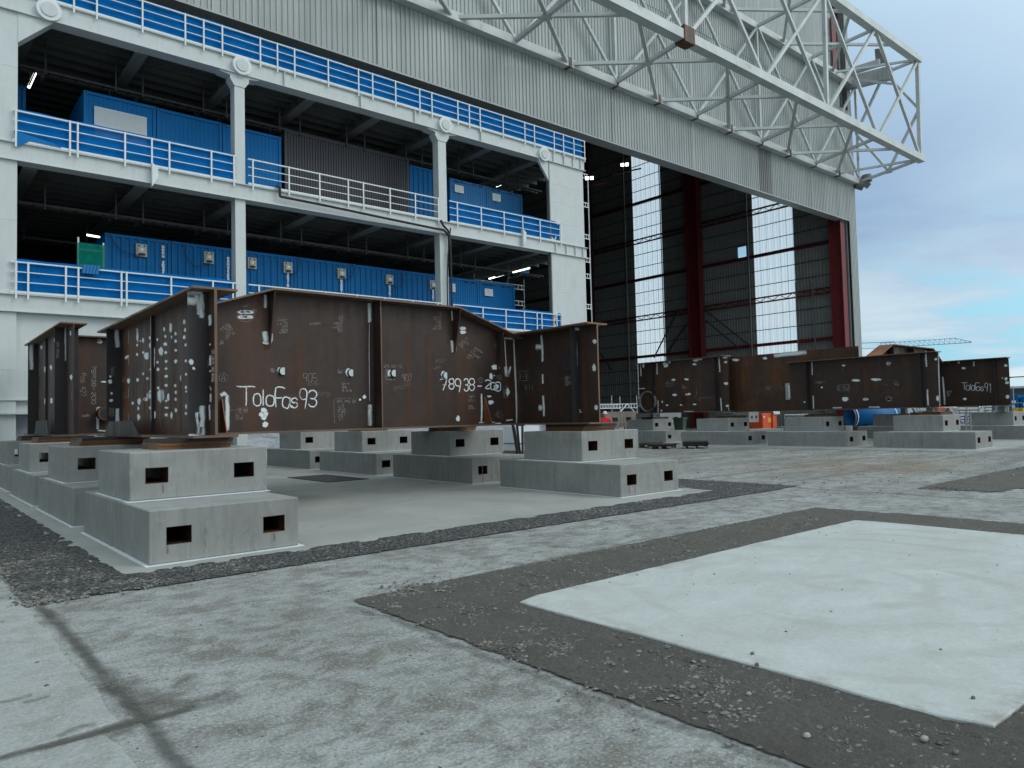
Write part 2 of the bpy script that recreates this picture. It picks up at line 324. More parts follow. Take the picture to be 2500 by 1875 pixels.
# ------------------------------------------------------------------ mesh helpers
class MB:
    def __init__(s): s.v = []; s.f = []; s.a = []
    def add(s, vs, fs, al=None):
        b = len(s.v); s.v += [Vector(x) for x in vs]; s.f += [tuple(i+b for i in f) for f in fs]
        s.a += (al if al is not None else [1.]*len(vs))
        return s
    def box(s, x0, x1, y0, y1, z0, z1):
        return s.add([(x0,y0,z0),(x1,y0,z0),(x1,y1,z0),(x0,y1,z0),(x0,y0,z1),(x1,y0,z1),(x1,y1,z1),(x0,y1,z1)],
                     [(0,3,2,1),(4,5,6,7),(0,1,5,4),(1,2,6,5),(2,3,7,6),(3,0,4,7)])
    def bar(s, p, q, w_, h=None, up=(0,0,1)):
        h = h or w_; p = Vector(p); q = Vector(q); d = (q-p).normalized(); u = Vector(up)
        if abs(d.dot(u)) > .99: u = Vector((0, 1, 0))
        a = d.cross(u).normalized()*w_/2; b = a.cross(d).normalized()*h/2
        vs = [p-a-b, p+a-b, p+a+b, p-a+b, q-a-b, q+a-b, q+a+b, q-a+b]
        return s.add(vs, [(0,1,2,3),(7,6,5,4),(0,4,5,1),(1,5,6,2),(2,6,7,3),(3,7,4,0)])
    def tube(s, p, q, r, n=8, r2=None, caps=True):
        r2 = r if r2 is None else r2; p = Vector(p); q = Vector(q); d = (q-p).normalized(); u = Vector((0,0,1)) if abs(d.z) < .9 else Vector((1,0,0))
        a = d.cross(u).normalized(); b = d.cross(a)
        vs = [c+(a*math.cos(i*2*math.pi/n)+b*math.sin(i*2*math.pi/n))*rr for c, rr in ((p, r), (q, r2)) for i in range(n)]
        fs = [(i, (i+1) % n, n+(i+1) % n, n+i) for i in range(n)]
        if caps: fs += [tuple(range(n-1, -1, -1)), tuple(range(n, 2*n))]
        return s.add(vs, fs)
    def path(s, pts, r, n=6):
        for p, q in zip(pts[:-1], pts[1:]): s.tube(p, q, r, n)
        return s
    def prism(s, poly, e):
        """poly: 3-D points in order, extruded by the vector e"""
        n = len(poly); e = Vector(e); vs = [Vector(p) for p in poly]+[Vector(p)+e for p in poly]
        return s.add(vs, [tuple(range(n-1, -1, -1)), tuple(range(n, 2*n))]+[(i, (i+1) % n, n+(i+1) % n, n+i) for i in range(n)])
    def quad(s, a, b, c, d): return s.add([a, b, c, d], [(0, 1, 2, 3)])
    def corr(s, p0, du, length, h, nrm, pitch=.25, depth=.04, top=None):
        """ribbed sheet from p0 along du, height h (up), ribs pushed out along nrm"""
        p0 = Vector(p0); du = Vector(du); nrm = Vector(nrm); n = max(1, int(round(length/pitch))); pt = length/n
        vs = []; z = Vector((0, 0, 1))
        for i in range(n):
            for fr, dd in ((0, 0), (.38, 0), (.5, depth), (.88, depth)):
                q = p0+du*((i+fr)*pt)+nrm*dd; vs += [q, q+z*h]
        q = p0+du*length; vs += [q, q+z*h]
        return s.add(vs, [(2*i, 2*i+2, 2*i+3, 2*i+1) for i in range(len(vs)//2-1)])
    def build(s, name, mat, parent=None, smooth=False, alpha=False):
        me = bpy.data.meshes.new(name)
        off = Vector(parent.get('_org', (0,0,0))) if parent else Vector((0,0,0))
        if parent is None and s.v:
            off = Vector((sum(v.x for v in s.v)/len(s.v), sum(v.y for v in s.v)/len(s.v), min(v.z for v in s.v)))
        me.from_pydata([tuple(v-off) for v in s.v], [], s.f)
        if alpha:
            at = me.attributes.new('a', 'FLOAT', 'POINT')
            for i, x in enumerate(s.a): at.data[i].value = x
        me.materials.append(MATS[mat])
        if smooth:
            for p in me.polygons: p.use_smooth = True
        o = bpy.data.objects.new(name, me); C.objects.link(o)
        if parent: o.parent = parent; o['_org'] = list(off)
        else: o.location = off
        return o
def tag(o, label=None, cat=None, group=None, kind=None):
    for k, v in (('label', label), ('category', cat), ('group', group), ('kind', kind)):
        if v: o[k] = v
    return o
def thing(name, label, cat, loc=(0,0,0), group=None):
    o = bpy.data.objects.new(name, None); C.objects.link(o); o.location = loc; o['_org'] = list(loc); o.empty_display_size = .2
    return tag(o, label, cat, group)
def copy_tree(o, parent=None):
    c = o.copy(); C.objects.link(c); c.parent = parent
    for ch in list(o.children): copy_tree(ch, c)
    return c
def ball(mb, c, rx, ry, rz, n=12, m=8):
    vs = [(c[0], c[1], c[2]-rz)]
    for j in range(1, m):
        t_ = -math.pi/2+math.pi*j/m
        vs += [(c[0]+rx*math.cos(t_)*math.cos(2*math.pi*i/n), c[1]+ry*math.cos(t_)*math.sin(2*math.pi*i/n), c[2]+rz*math.sin(t_)) for i in range(n)]
    vs.append((c[0], c[1], c[2]+rz)); fs = [(0, 1+(i+1) % n, 1+i) for i in range(n)]
    for j in range(m-2):
        fs += [(1+j*n+i, 1+j*n+(i+1) % n, 1+(j+1)*n+(i+1) % n, 1+(j+1)*n+i) for i in range(n)]
    L = len(vs)-1; fs += [(L, L-n+i, L-n+(i+1) % n) for i in range(n)]
    mb.add(vs, fs)

# ------------------------------------------------------------------ pen strokes
GL = {'A':'00 26 40|12 32','B':'00 06 36 45 44 33 03|33 42 41 30 00','C':'45 36 16 05 01 10 30 41','D':'00 06 26 44 42 20 00','E':'46 06 00 40|03 33',
'F':'46 06 00|03 33','G':'45 36 16 05 01 10 30 41 43 23','H':'00 06|40 46|03 43','I':'20 26','K':'00 06|46 03 40','L':'06 00 40','M':'00 06 23 46 40',
'N':'00 06 40 46','O':'10 01 05 16 36 45 41 30 10','P':'00 06 36 45 44 33 03','R':'00 06 36 45 44 33 03|23 40','S':'45 36 16 05 04 13 33 42 41 30 10 01',
'T':'06 46|26 20','U':'06 01 10 30 41 46','V':'06 20 46','W':'06 10 23 30 46','X':'00 46|06 40','Y':'06 23 46|23 20',
'0':'10 01 05 16 36 45 41 30 10','1':'15 26 20','2':'05 16 36 45 44 00 40','3':'05 16 36 45 44 33 13|33 42 41 30 10 01','4':'30 36 02 42',
'5':'46 06 03 33 42 41 30 10 01','6':'45 36 16 05 01 10 30 41 42 33 03','7':'06 46 10','8':'13 04 05 16 36 45 44 33 13 02 01 10 30 41 42 33','9':'43 13 04 05 16 36 45 44 30',
'o':'10 01 03 14 34 43 41 30 10','l':'20 26','a':'43 34 14 03 01 10 30 43|44 41 50','s':'43 34 14 03 12 32 41 30 10 01','r':'00 04|02 14 34','e':'02 42 43 34 14 03 01 10 40',
't':'25 21 30 40|04 44','n':'00 04|03 14 34 43 40','k':'00 06|33 02 30','-':'03 43','.':'20 21','/':'00 46',' ':'','=':'02 42|04 44'}
class Ink:
    """marks lying on a real plane; points are given as photo points and carried onto that plane"""
    def __init__(s, axis, val, off=.004): s.ax = axis; s.val = val; s.mb = MB(); s.off = off
    def pt(s, x, y):
        p = (aX if s.ax == 'X' else aY)(x, y, s.val); n = Vector((-s.off, 0, 0)) if s.ax == 'X' else Vector((0, -s.off, 0))
        return p+n
    def line(s, pts, wd, edge=.0):
        if len(pts) < 2: return
        nr = Vector((1, 0, 0)) if s.ax == 'X' else Vector((0, 1, 0)); vs = []; al = []
        for i, p in enumerate(pts):
            d = (pts[min(i+1, len(pts)-1)]-pts[max(i-1, 0)]).normalized(); k = d.cross(nr).normalized()*wd
            e = 1. if 0 < i < len(pts)-1 else .6
            vs += [p-k, p, p+k]; al += [edge, e, edge]
        fs = []
        for i in range(len(pts)-1): fs += [(3*i, 3*i+1, 3*i+4, 3*i+3), (3*i+1, 3*i+2, 3*i+5, 3*i+4)]
        s.mb.add(vs, fs, al)
    def pl(s, zfn, pts, wd, edge=0.): s.line([s.pt(*zfn(*p)) for p in pts], wd, edge)
    def blob(s, zfn, x, y, rx, ry):
        c = s.pt(*zfn(x, y)); U = s.pt(*zfn(x+rx, y))-c; V = s.pt(*zfn(x, y+ry))-c; n = 16; vs = [c]; al = [1.1]
        jt = [random.uniform(.82, 1.15) for _ in range(n)]
        for rr, aa in ((.62, 1.), (1.15, 0.)):
            for i in range(n):
                th = 2*math.pi*i/n; vs.append(c+(U*math.cos(th)+V*math.sin(th))*rr*jt[i]); al.append(aa)
        fs = [(0, 1+i, 1+(i+1) % n) for i in range(n)]+[(1+i, 1+n+i, 1+n+(i+1) % n, 1+(i+1) % n) for i in range(n)]
        s.mb.add(vs, fs, al)
    def glyph(s, zfn, ch, o, ax, up, wd, wob=.0):
        """o: lower left, ax: width vector, up: height vector, all in picture units of zfn"""
        for st in GL.get(ch, '').split('|'):
            q = [(int(c[0])/4, int(c[1])/6) for c in st.split()]
            if len(q) < 2: continue
            dn = []
            for i in range(len(q)-1):
                p0 = q[max(i-1, 0)]; p1 = q[i]; p2 = q[i+1]; p3 = q[min(i+2, len(q)-1)]
                for k in range(3):
                    u_ = k/3
                    dn.append(tuple(.5*(2*p1[c]+(p2[c]-p0[c])*u_+(2*p0[c]-5*p1[c]+4*p2[c]-p3[c])*u_*u_+(-p0[c]+3*p1[c]-3*p2[c]+p3[c])*u_**3) for c in (0, 1)))
            dn.append(q[-1])
            if wob: dn = [(a+random.uniform(-wob, wob), b+random.uniform(-wob, wob)) for a, b in dn]
            s.line([s.pt(*zfn(o[0]+ax[0]*a+up[0]*b, o[1]+ax[1]*a+up[1]*b)) for a, b in dn], wd)
    def text(s, zfn, tx, o, adv, up, wd, wob=.02):
        for i, ch in enumerate(tx): s.glyph(zfn, ch, (o[0]+adv[0]*i, o[1]+adv[1]*i), (adv[0]*.72, adv[1]*.72), up, wd, wob)
    def note(s, zfn, o, adv, up, lines, wd, nmax=10):
        for k in range(lines):
            tx = ''.join(random.choice('WPS1208 3E/NTo4A-59rne') for _ in range(random.randint(min(3, nmax), nmax)))
            s.text(zfn, tx, (o[0]-up[0]*1.45*k, o[1]-up[1]*1.45*k), adv, up, wd, .06)
    def build(s, name, mat, parent, label=None):
        o = s.mb.build(name, mat, parent, alpha=True)
        if label: o['label'] = label
        return o

# ================================================================== GROUND
mb = MB(); mb.add([(-400,-300,0),(900,-300,0),(900,900,0),(-400,900,0)], [(0,1,2,3)])
tag(mb.build('ground', 'old_ground'), 'worn grey concrete yard with stains and joints', 'ground', kind='structure')
def slab(name, mat, x0, x1, y0, y1, zt, label, r=.06, chip=.02, zb=-.05):
    """flat cast slab with slightly chipped, rounded outline"""
    pts = []
    def edge(ax, ay, bx, by):
        n = max(2, int(math.hypot(bx-ax, by-ay)/.18))
        for i in range(n):
            u = i/n; x = ax+(bx-ax)*u; y = ay+(by-ay)*u
            q = noise.noise(Vector((x*2.3, y*2.3, zt*9)))*chip+noise.noise(Vector((x*9, y*9, 3)))*chip*.5
            L = math.hypot(bx-ax, by-ay); nx, ny = -(by-ay)/L, (bx-ax)/L; pts.append((x+nx*q, y+ny*q))
    edge(x0+r, y0, x1-r, y0); edge(x1, y0+r, x1, y1-r); edge(x1-r, y1, x0+r, y1); edge(x0, y1-r, x0, y0+r)
    n = len(pts); b = .008; cx_, cy_ = (x0+x1)/2, (y0+y1)/2
    ins = [(x+(b if x < cx_ else -b), y+(b if y < cy_ else -b)) for x, y in pts]
    mb = MB(); mb.add([(x, y, zb) for x, y in pts]+[(x, y, zt-b) for x, y in pts]+[(x, y, zt) for x, y in ins],
        [tuple(range(2*n, 3*n))]+[(i, (i+1) % n, n+(i+1) % n, n+i) for i in range(n)]+[(n+i, n+(i+1) % n, 2*n+(i+1) % n, 2*n+i) for i in range(n)])
    return tag(mb.build(name, mat), label, 'slab', kind='structure')
slab('pavement', 'new_slab', 4.34, 11.05, 1.39, 5.17, .034, 'pale new concrete slab in the gravel trench', .07)
slab('pavement', 'new_slab', 18.3, 26.0, 1.0, 4.9, .034, 'far pale concrete slab by the right edge', .07)
slab('pavement', 'pad_concrete', 1.91, 13.6, 9.22, 33.5, .012, 'smooth concrete pad under the blocks', .2, .05)
slab('pavement', 'pad_concrete', 30.4, 46., 9.6, 33.5, .012, 'smooth concrete pad under the far blocks', .1, .04)

def bed(x0, x1, y0, y1, step, fe, z0=.006, amp=.016, seed=0):
    """uneven gravel bed; fe = (left, right, front, back) feather widths"""
    nx = max(4, int((x1-x0)/step)); ny = max(4, int((y1-y0)/step)); mb = MB(); vs = []; al = []
    for j in range(ny+1):
        for i in range(nx+1):
            x = x0+(x1-x0)*i/nx; y = y0+(y1-y0)*j/ny
            a = min(1, (x-x0)/fe[0] if fe[0] else 1, (x1-x)/fe[1] if fe[1] else 1, (y-y0)/fe[2] if fe[2] else 1, (y1-y)/fe[3] if fe[3] else 1)
            h = (noise.noise(Vector((x*3, y*3, seed)))+.5*noise.noise(Vector((x*11, y*11, seed)))+.35*noise.noise(Vector((x*30, y*30, seed))))*amp
            vs.append((x, y, z0+max(0, a)*max(0., amp*.7+h))); al.append(max(0, a))
    n = nx+1
    mb.add(vs, [(j*n+i, j*n+i+1, (j+1)*n+i+1, (j+1)*n+i) for j in range(ny) for i in range(nx)], al)
    o = mb.build('gravel', 'gravel_bed', alpha=True); return tag(o, 'dark crushed gravel filling the strip between the slabs', 'gravel', kind='stuff')
slab('pavement', 'pale_ground', -8, 1.01, 4.74, 8.85, .007, 'paler worn concrete bay at the left edge', .05, .05); slab('pavement', 'pale_ground', -8, .96, -2, 4.66, .0065, 'paler worn concrete bay in the lower left corner', .05, .05)
bed(.94, 2.1, 8.3, 33, .10, (.14, .06, .25, .1), seed=1)                 # left of the pad
bed(1.9, 14.9, 8.30, 9.42, .07, (.06, .4, .14, .18), seed=2)            # in front of the pad
bed(13.4, 15.6, 8.35, 12.2, .12, (.2, .5, .2, .9), seed=3)
bed(3.26, 4.6, -.5, 6.42, .05, (.16, .08, .1, .14), seed=4)             # trench round the pale slab
bed(4.3, 12.4, 4.95, 6.45, .06, (.06, .5, .06, .16), seed=5)
bed(10.9, 12.5, 0.5, 5.3, .10, (.06, .5, .3, .3), seed=6)
bed(4.2, 8.5, .2, 1.6, .06, (.06, .1, .1, .06), seed=7)
bed(15.2, 27, 4.7, 6.5, .2, (2.5, .2, .06, .3), seed=8)
bed(17.2, 18.5, 0, 5.2, .2, (.3, .06, .2, .2), seed=9)
# stones: crushed rock lying loose in the beds
IC = None
def rocks(spots, name='gravel', lab='loose crushed stones scattered over the gravel strips'):
    mb = MB()
    for (x, y, r, z) in spots:
        a, b, c = r*random.uniform(.7, 1.3), r*random.uniform(.55, 1.1), r*random.uniform(.2, .6); th = random.uniform(0, 6.28); ct, st_ = math.cos(th), math.sin(th)
        pts = [(1,.1,.2),(.25,.95,0),(-.9,.35,-.1),(-.45,-.85,.1),(.55,-.75,-.2),(.1,.2,1),(-.3,-.2,.85),(0,0,-.9)]
        vs = []
        for p in pts:
            px_ = (p[0]+random.uniform(-.25,.25))*a; py_ = (p[1]+random.uniform(-.25,.25))*b; pz_ = (p[2]+random.uniform(-.15,.15))*c
            vs.append((x+px_*ct-py_*st_, y+px_*st_+py_*ct, z+c*.25+pz_))
        mb.add(vs, [(0,1,5),(1,2,6,5),(2,3,6),(3,4,6),(4,0,5,6),(7,1,0),(7,2,1),(7,3,2),(7,4,3),(7,0,4)])
    o = mb.build(name, 'stone'); return tag(o, lab, 'gravel', kind='stuff')
sp = []
def strew(x0, x1, y0, y1, n, r0, r1, z=.012, clump=.1):
    k = 0
    while k < n:
        x = random.uniform(x0, x1); y = random.uniform(y0, y1)
        if noise.noise(Vector((x*1.3, y*1.3, 5)))+noise.noise(Vector((x*5, y*5, 8)))*.5 < clump and random.random() < .8: k += .12; continue
        r = r0+(r1-r0)*random.random()**5; sp.append((x, y, r, z)); k += 1
strew(.98, 1.9, 8.45, 13, 5200, .007, .028); strew(.98, 1.9, 16, 30, 700, .012, .035)
strew(1.0, 3.4, 8.38, 9.2, 3600, .006, .024); strew(3.4, 14.5, 8.42, 9.22, 5200, .009, .032)
strew(13.6, 15.4, 8.5, 11.8, 900, .012, .04)
strew(3.36, 4.32, 1.2, 6.3, 9000, .004, .021); strew(4.3, 11.5, 5.22, 6.38, 8500, .005, .025)
strew(4.2, 6.5, .9, 1.36, 800, .004, .018); strew(11.1, 12.2, 1, 5.2, 500, .01, .03); strew(16, 26, 5, 6.3, 700, .015, .05)
for cx_, cy_, n, s_ in ((3.62, 2.35, 90, .16), (3.75, 2.75, 70, .14), (3.95, 3.5, 50, .2), (3.55, 3.9, 40, .2), (4.1, 6.25, 160, .25), (5.2, 5.6, 80, .3), (1.25, 8.6, 130, .22), (2.0, 8.5, 80, .2), (3.45, 3.2, 40, .12)):
    for _ in range(n): sp.append((random.gauss(cx_, s_), random.gauss(cy_, s_*.7), random.uniform(.008, .027), .015))
for _ in range(46):
    cx_, cy_ = (random.uniform(3.4, 4.3), random.uniform(1.3, 6.2)) if _ % 2 else (random.uniform(4.3, 10.8), random.uniform(5.25, 6.35)); s_ = random.uniform(.05, .16)
    for q in range(random.randint(20, 60)):
        x = random.gauss(cx_, s_); y = random.gauss(cy_, s_*.6)
        if (3.3 < x < 4.32 and y < 6.4) or (5.2 < y < 6.42 and x > 3.3): sp.append((x, y, random.uniform(.005, .02), .014))
rocks(sp)
sp2 = []
for _ in range(520):                                                   # grit thrown onto the old concrete
    x, y = random.uniform(-1.5, 3.3), random.uniform(1.5, 8.3); sp2.append((x, y, random.uniform(.003, .011), .001))
for _ in range(160): x, y = random.uniform(4.5, 11), random.uniform(1.5, 5.1); sp2.append((x, y, .003+.012*random.random()**3, .036))
for _ in range(500): x, y = random.uniform(3, 13), random.uniform(6.4, 8.4); sp2.append((x, y, random.uniform(.004, .013), .001))
for _ in range(900):
    x, y = random.uniform(14, 30), random.uniform(6, 20); sp2.append((x, y, random.uniform(.01, .035), .001))
rocks(sp2, 'grit', 'small grit scattered over the worn concrete')
# dirt washed along joints of the old concrete
mb = MB()
def film(pts, wd, z=.004):
    vs = []; al = []
    n = len(pts)
    for i, p in enumerate(pts):
        a = Vector((*pts[max(0, i-1)], 0)); b = Vector((*pts[min(n-1, i+1)], 0)); d = (b-a).normalized(); k = Vector((-d.y, d.x, 0))*wd*(.7+.6*abs(noise.noise(Vector((i*.7, p[0], 3)))))
        q = Vector((*p, z)); e = .9 if 0 < i < n-1 else 0
        vs += [q-k, q-k*.4, q+k*.15, q+k]; al += [0, e, e, 0]
    fs = []
    for i in range(n-1):
        for j in range(3): fs.append((4*i+j, 4*i+j+1, 4*i+j+5, 4*i+j+4))
    mb.add(vs, fs, al)
def seg(ax, ay, bx, by, n=14, w_=.04): return [(ax+(bx-ax)*i/n+noise.noise(Vector((i*.5, ax, by)))*w_, ay+(by-ay)*i/n+noise.noise(Vector((i*.5, ay, 9)))*w_) for i in range(n+1)]
film(seg(1.12, 8.6, 1.16, 4.55, 40, .07), .09, .0085); film(seg(1.2, 5.6, 1.3, 4.7, 12, .1), .2, .009); film(seg(.9, 4.55, 1.7, 4.85, 12, .05), .08, .0095); film(seg(-.6, 4.60, 1.2, 4.72, 20), .10, .010); 
film(seg(3.2, 6.32, 8, 6.5, 30), .10, .007); film(seg(3.26, 1, 3.26, 6.2, 40, .08), .09, .008); 0
for _ in range(16):
    x, y = random.uniform(-.5, 3.1), random.uniform(2.3, 8.1); L = random.uniform(.08, .4); th = random.uniform(-.5, .9)
    film(seg(x, y, x+L*math.cos(th), y+L*math.sin(th), 6, .05), random.uniform(.02, .08), .010+random.random()*.004)
for _ in range(40):
    x, y = random.uniform(3.6, 13), random.uniform(6.6, 8.2); L = random.uniform(.1, .5); th = random.uniform(-.4, .6)
    film(seg(x, y, x+L*math.cos(th), y+L*math.sin(th), 6, .05), random.uniform(.03, .09), .014+random.random()*.004)
tag(mb.build('dirt', 'dirt_film', alpha=True), 'dark damp dirt along joints and in spots of the old concrete', 'dirt', kind='stuff')
# a dozen stones one can tell apart
def lone(x, y, r, z, col, lab):
    mb = MB(); n = 9; base = []
    vs = []
    for j, (rr, zz_) in enumerate(((.75, 0), (1., .35), (.82, .75), (.35, 1.))):
        for i in range(n): th = 2*math.pi*i/n; q = rr*(1+.22*noise.noise(Vector((i*1.7, j*2.1, x*9)))); vs.append((x+math.cos(th)*r*q*1.2, y+math.sin(th)*r*q*.85, z+r*1.1*zz_*(1+.15*noise.noise(Vector((i, j, y))))))
    fs = [(j*n+i, j*n+(i+1) % n, (j+1)*n+(i+1) % n, (j+1)*n+i) for j in range(3) for i in range(n)]+[tuple(range(3*n, 4*n)), tuple(range(n-1, -1, -1))]
    mb.add(vs, fs); return tag(mb.build('stone', col), lab, 'stone')
for (sx, sy, r, z, col, lab) in ((1970, 1800, .021, .02, 'pad_concrete', 'pale rounded stone on gravel, left of the two big ones below the slab'),
    (2257, 1808, .022, .02, 'pad_concrete', 'pale angular stone standing on gravel below the slab corner'), (2333, 1840, .017, .02, 'stone', 'flat grey stone on gravel nearest the right bottom corner'),
    (1828, 1697, .017, .02, 'pad_concrete', 'pale stone at the end of the stone heap under the slab edge'), (1712, 1695, .018, .02, 'stone', 'dark stone at the left end of the stone heap in the trench'),
    (1837, 1597, .015, .036, 'stone', 'dark stone on the pale slab close to its near long edge'), (1848, 1624, .016, .036, 'stone', 'second dark stone on the pale slab, just below the first'),
    (2376, 1705, .013, .036, 'stone', 'dark stone on the pale slab near its near corner'), (1364, 1712, .011, .0, 'stone', 'small dark stone on old concrete just left of the trench'),
    (1549, 1784, .011, .0, 'stone', 'dark pebble on the old concrete nearest the trench at the bottom'), (586, 1782, .012, .0, 'stone', 'dark pebble on old concrete in the lower left'),
    (90, 1620, .014, .0, 'stone', 'dark pebble on the pale patch at the left'), (114, 1677, .015, .0, 'stone', 'larger dark pebble on the pale patch at the left'),
    (621, 1405, .02, .0, 'pad_concrete', 'small white stone on concrete in front of the nearest block stack')):
    p = aZ(sx, sy, z); lone(p.x, p.y, r, z, col, lab)

# ================================================================== CONCRETE BLOCKS
BW, BD, BH = 1.88, 1.92, .65
def make_block(name='concrete_block'):
    root = thing(name, 'x', 'concrete block')
    W_, D_, H_ = BW, BD, BH; xs = [0, .20, .485, 1.395, 1.68, W_]; zs = [0, .225, .43, H_]; c = .012
    mb = MB(); hole = lambda i, k: k == 1 and i in (1, 3)
    for y, fl in ((0, 0), (D_, 1)):
        for i in range(5):
            for k in range(3):
                if hole(i, k): continue
                xa, xb, za, zb_ = xs[i], xs[i+1], zs[k], zs[k+1]
                xa = xa+c if i == 0 else xa; xb = xb-c if i == 4 else xb; za = za+c if k == 0 else za; zb_ = zb_-c if k == 2 else zb_
                q = [(xa, y, za), (xb, y, za), (xb, y, zb_), (xa, y, zb_)]
                mb.add(q if not fl else q[::-1], [(0,1,2,3)])
    # long sides with small chamfers all round
    A = [(c,0,c),(W_-c,0,c),(W_-c,0,H_-c),(c,0,H_-c)]; 
    def ring(y, i): return [(i, y, i), (W_-i, y, i), (W_-i, y, H_-i), (i, y, H_-i)]
    def oct_(y, inn):
        return [(c, y, 0), (W_-c, y, 0), (W_, y, c), (W_, y, H_-c), (W_-c, y, H_), (c, y, H_), (0, y, H_-c), (0, y, c)]
    o0, o1 = oct_(c, 0), oct_(D_-c, 0); mb.add(o0+o1, [(i, (i+1) % 8, 8+(i+1) % 8, 8+i)[::-1] for i in range(8)])
    for y, o_ in ((0, o0), (D_, o1)):
        r_ = ring(y, c); r8 = [r_[0], r_[1], r_[1], r_[2], r_[2], r_[3], r_[3], r_[0]]
        for i in range(8):
            a, b = r8[i], r8[(i+1) % 8]
            if a == b: mb.add([o_[i], o_[(i+1) % 8], a], [(0,1,2)])
            else: mb.add([o_[i], o_[(i+1) % 8], b, a], [(0,1,2,3)])
    b_ = mb.build('body', 'block_concrete', root)
    mb = MB()
    for i in (1, 3):
        xa, xb, za, zb_ = xs[i], xs[i+1], zs[1], zs[2]; e = .004
        xa -= 0; ya, yb = -.003, D_+.003
        for q in (((xa,ya,za),(xb,ya,za),(xb,yb,za),(xa,yb,za)), ((xa,ya,zb_),(xa,yb,zb_),(xb,yb,zb_),(xb,ya,zb_)), ((xa,ya,za),(xa,yb,za),(xa,yb,zb_),(xa,ya,zb_)), ((xb,ya,za),(xb,ya,zb_),(xb,yb,zb_),(xb,yb,za))): mb.quad(*q)
        # thin rusty rim of the steel liner
        for y_ in (-.003,):
            w_ = .004
            for q in ((xa-w_,xb+w_,za-w_,za),(xa-w_,xb+w_,zb_,zb_+w_),(xa-w_,xa,za,zb_),(xb,xb+w_,za,zb_)): mb.box(q[0], q[1], -.003, .0, q[2], q[3])
    mb.build('pocket_liner', 'liner', root)
    return root
proto_block = None
def block(x, y, z, lab, group, rz=0.):
    global proto_block
    if proto_block is None: proto_block = o = make_block()
    else: o = copy_tree(proto_block)
    o.location = (x+random.uniform(-.006, .006), y, z); o.rotation_euler.z = rz+random.uniform(-.003, .003); tag(o, lab, 'concrete block', group); return o
def sheet(x0, x1, y0, y1, z, lab):
    mb = MB().box(x0, x1, y0, y1, z, z+.008); o = mb.build('bedding_sheet', 'roof_white'); return tag(o, lab, 'sheet', 'white bedding sheets under and between concrete blocks')
GB = 'stepped stacks of grey concrete support blocks'
def stack(x, y, where, dx=0., up=True):
    sheet(x-.05, x+BW+.06, y-.06, y+2*BD+.05, .013, 'thin white sheet on the ground under %s' % where)
    block(x, y, .021, 'lower front concrete block of %s' % where, GB); block(x, y+BD+.008, .021, 'lower rear concrete block of %s' % where, GB)
    if up:
        z = .021+BH+.002
        sheet(x+.03, x+BW+.10, y+1.20, y+1.20+BD+.12, z, 'white sheet between upper and lower blocks of %s' % where)
        block(x+.08+dx, y+1.28, z+.010, 'single upper concrete block of %s' % where, GB)
LS = [(2.37, 9.6, 'the stack nearest the camera'), (2.37, 14.33, 'the second stack of the left row'), (2.37, 18.87, 'the third stack of the left row'), (2.42, 23.8, 'the last stack of the left row')]
RS = [(11.22, 9.96, 'the front stack of the middle row'), (11.22, 14.9, 'the second stack of the middle row'), (11.22, 19.7, 'the third stack of the middle row'), (11.22, 24.3, 'the last stack of the middle row')]
FS = [(31.7, 10.1, 'the foremost far stack'), (31.75, 15.05, 'the second far stack'), (31.8, 20.05, 'the far stack behind the pallets'), (33.2, 26.0, 'the last far stack by the worker'),
      (41.1, 10.3, 'the stack cut by the right edge'), (41.2, 15.1, 'the shaded far stack'), (41.2, 20.1, 'the rear far stack by the orange cabinet')]
for x, y, wh in LS: stack(x, y, wh)
for x, y, wh in RS: stack(x, y, wh, .15)
for x, y, wh in FS: stack(x, y, wh, .4)
def stains(i_near, zfn, runs, yv, rust=()):
    r = [o for o in C.objects if o.get('label') == i_near][0]; r['_org'] = list(r.location)
    k = Ink('Y', yv, .004)
    for x, y, L, wd in runs: k.pl(zfn, [(x, y), (x+3, y+L*.5), (x, y+L)], wd)
    k.build('lime_run', 'efflorescence', r)
    if rust:
        k = Ink('Y', yv, .005)
        for x, y, L, wd in rust: k.pl(zfn, [(x, y), (x+1, y+L*.5), (x, y+L)], wd)
        k.build('rust_run', 'rust_patch', r)
rr = random.uniform
stains('lower front concrete block of the stack nearest the camera', a3, [(rr(1310, 1730), rr(720, 860), rr(60, 170), rr(.006, .022)) for _ in range(30)], 9.6, [(1130, 915, 60, .02), (1850, 835, 50, .02)])
stains('single upper concrete block of the stack nearest the camera', a3, [(rr(1160, 1550), rr(340, 460), rr(60, 120), rr(.006, .022)) for _ in range(26)], 10.88, [(1100, 505, 60, .015)])
stains('lower front concrete block of the front stack of the middle row', zf(1200, 950, .3617), [(rr(990, 1140), rr(520, 580), rr(50, 100), rr(.008, .02)) for _ in range(10)], 9.96, [(968, 640, 80, .02), (930, 650, 60, .02)])
stains('lower front concrete block of the second stack of the middle row', zf(600, 950, .3617), [(rr(1570, 1700), rr(480, 540), rr(40, 90), rr(.01, .03)) for _ in range(6)], 14.9, [(1600, 570, 62, .025), (1660, 570, 50, .025)])
ZT = .021+BH+.012+BH+.001                                         # top of the upper blocks
def pile(x0, x1, y0, y1, z1_, lab, n=3, top='dark_plate', z0=None):
    z0 = ZT if z0 is None else z0; h = (z1_-z0)/n
    for i in range(n):
        e = .02*((i*7) % 3-1); mb = MB().box(x0+e, x1+e*.6, y0-e, y1+e, z0+i*h+.001, z0+(i+1)*h-.001)
        tag(mb.build('shim_plate', top if i == n-1 else 'shim_rust'), '%s shim plate %s' % (['bottom rusty', 'middle rusty', 'top dark'][i*2//max(1, n-1) if n > 1 else 2], lab), 'plate', 'shim plates under the girders')
ZB1 = 1.487
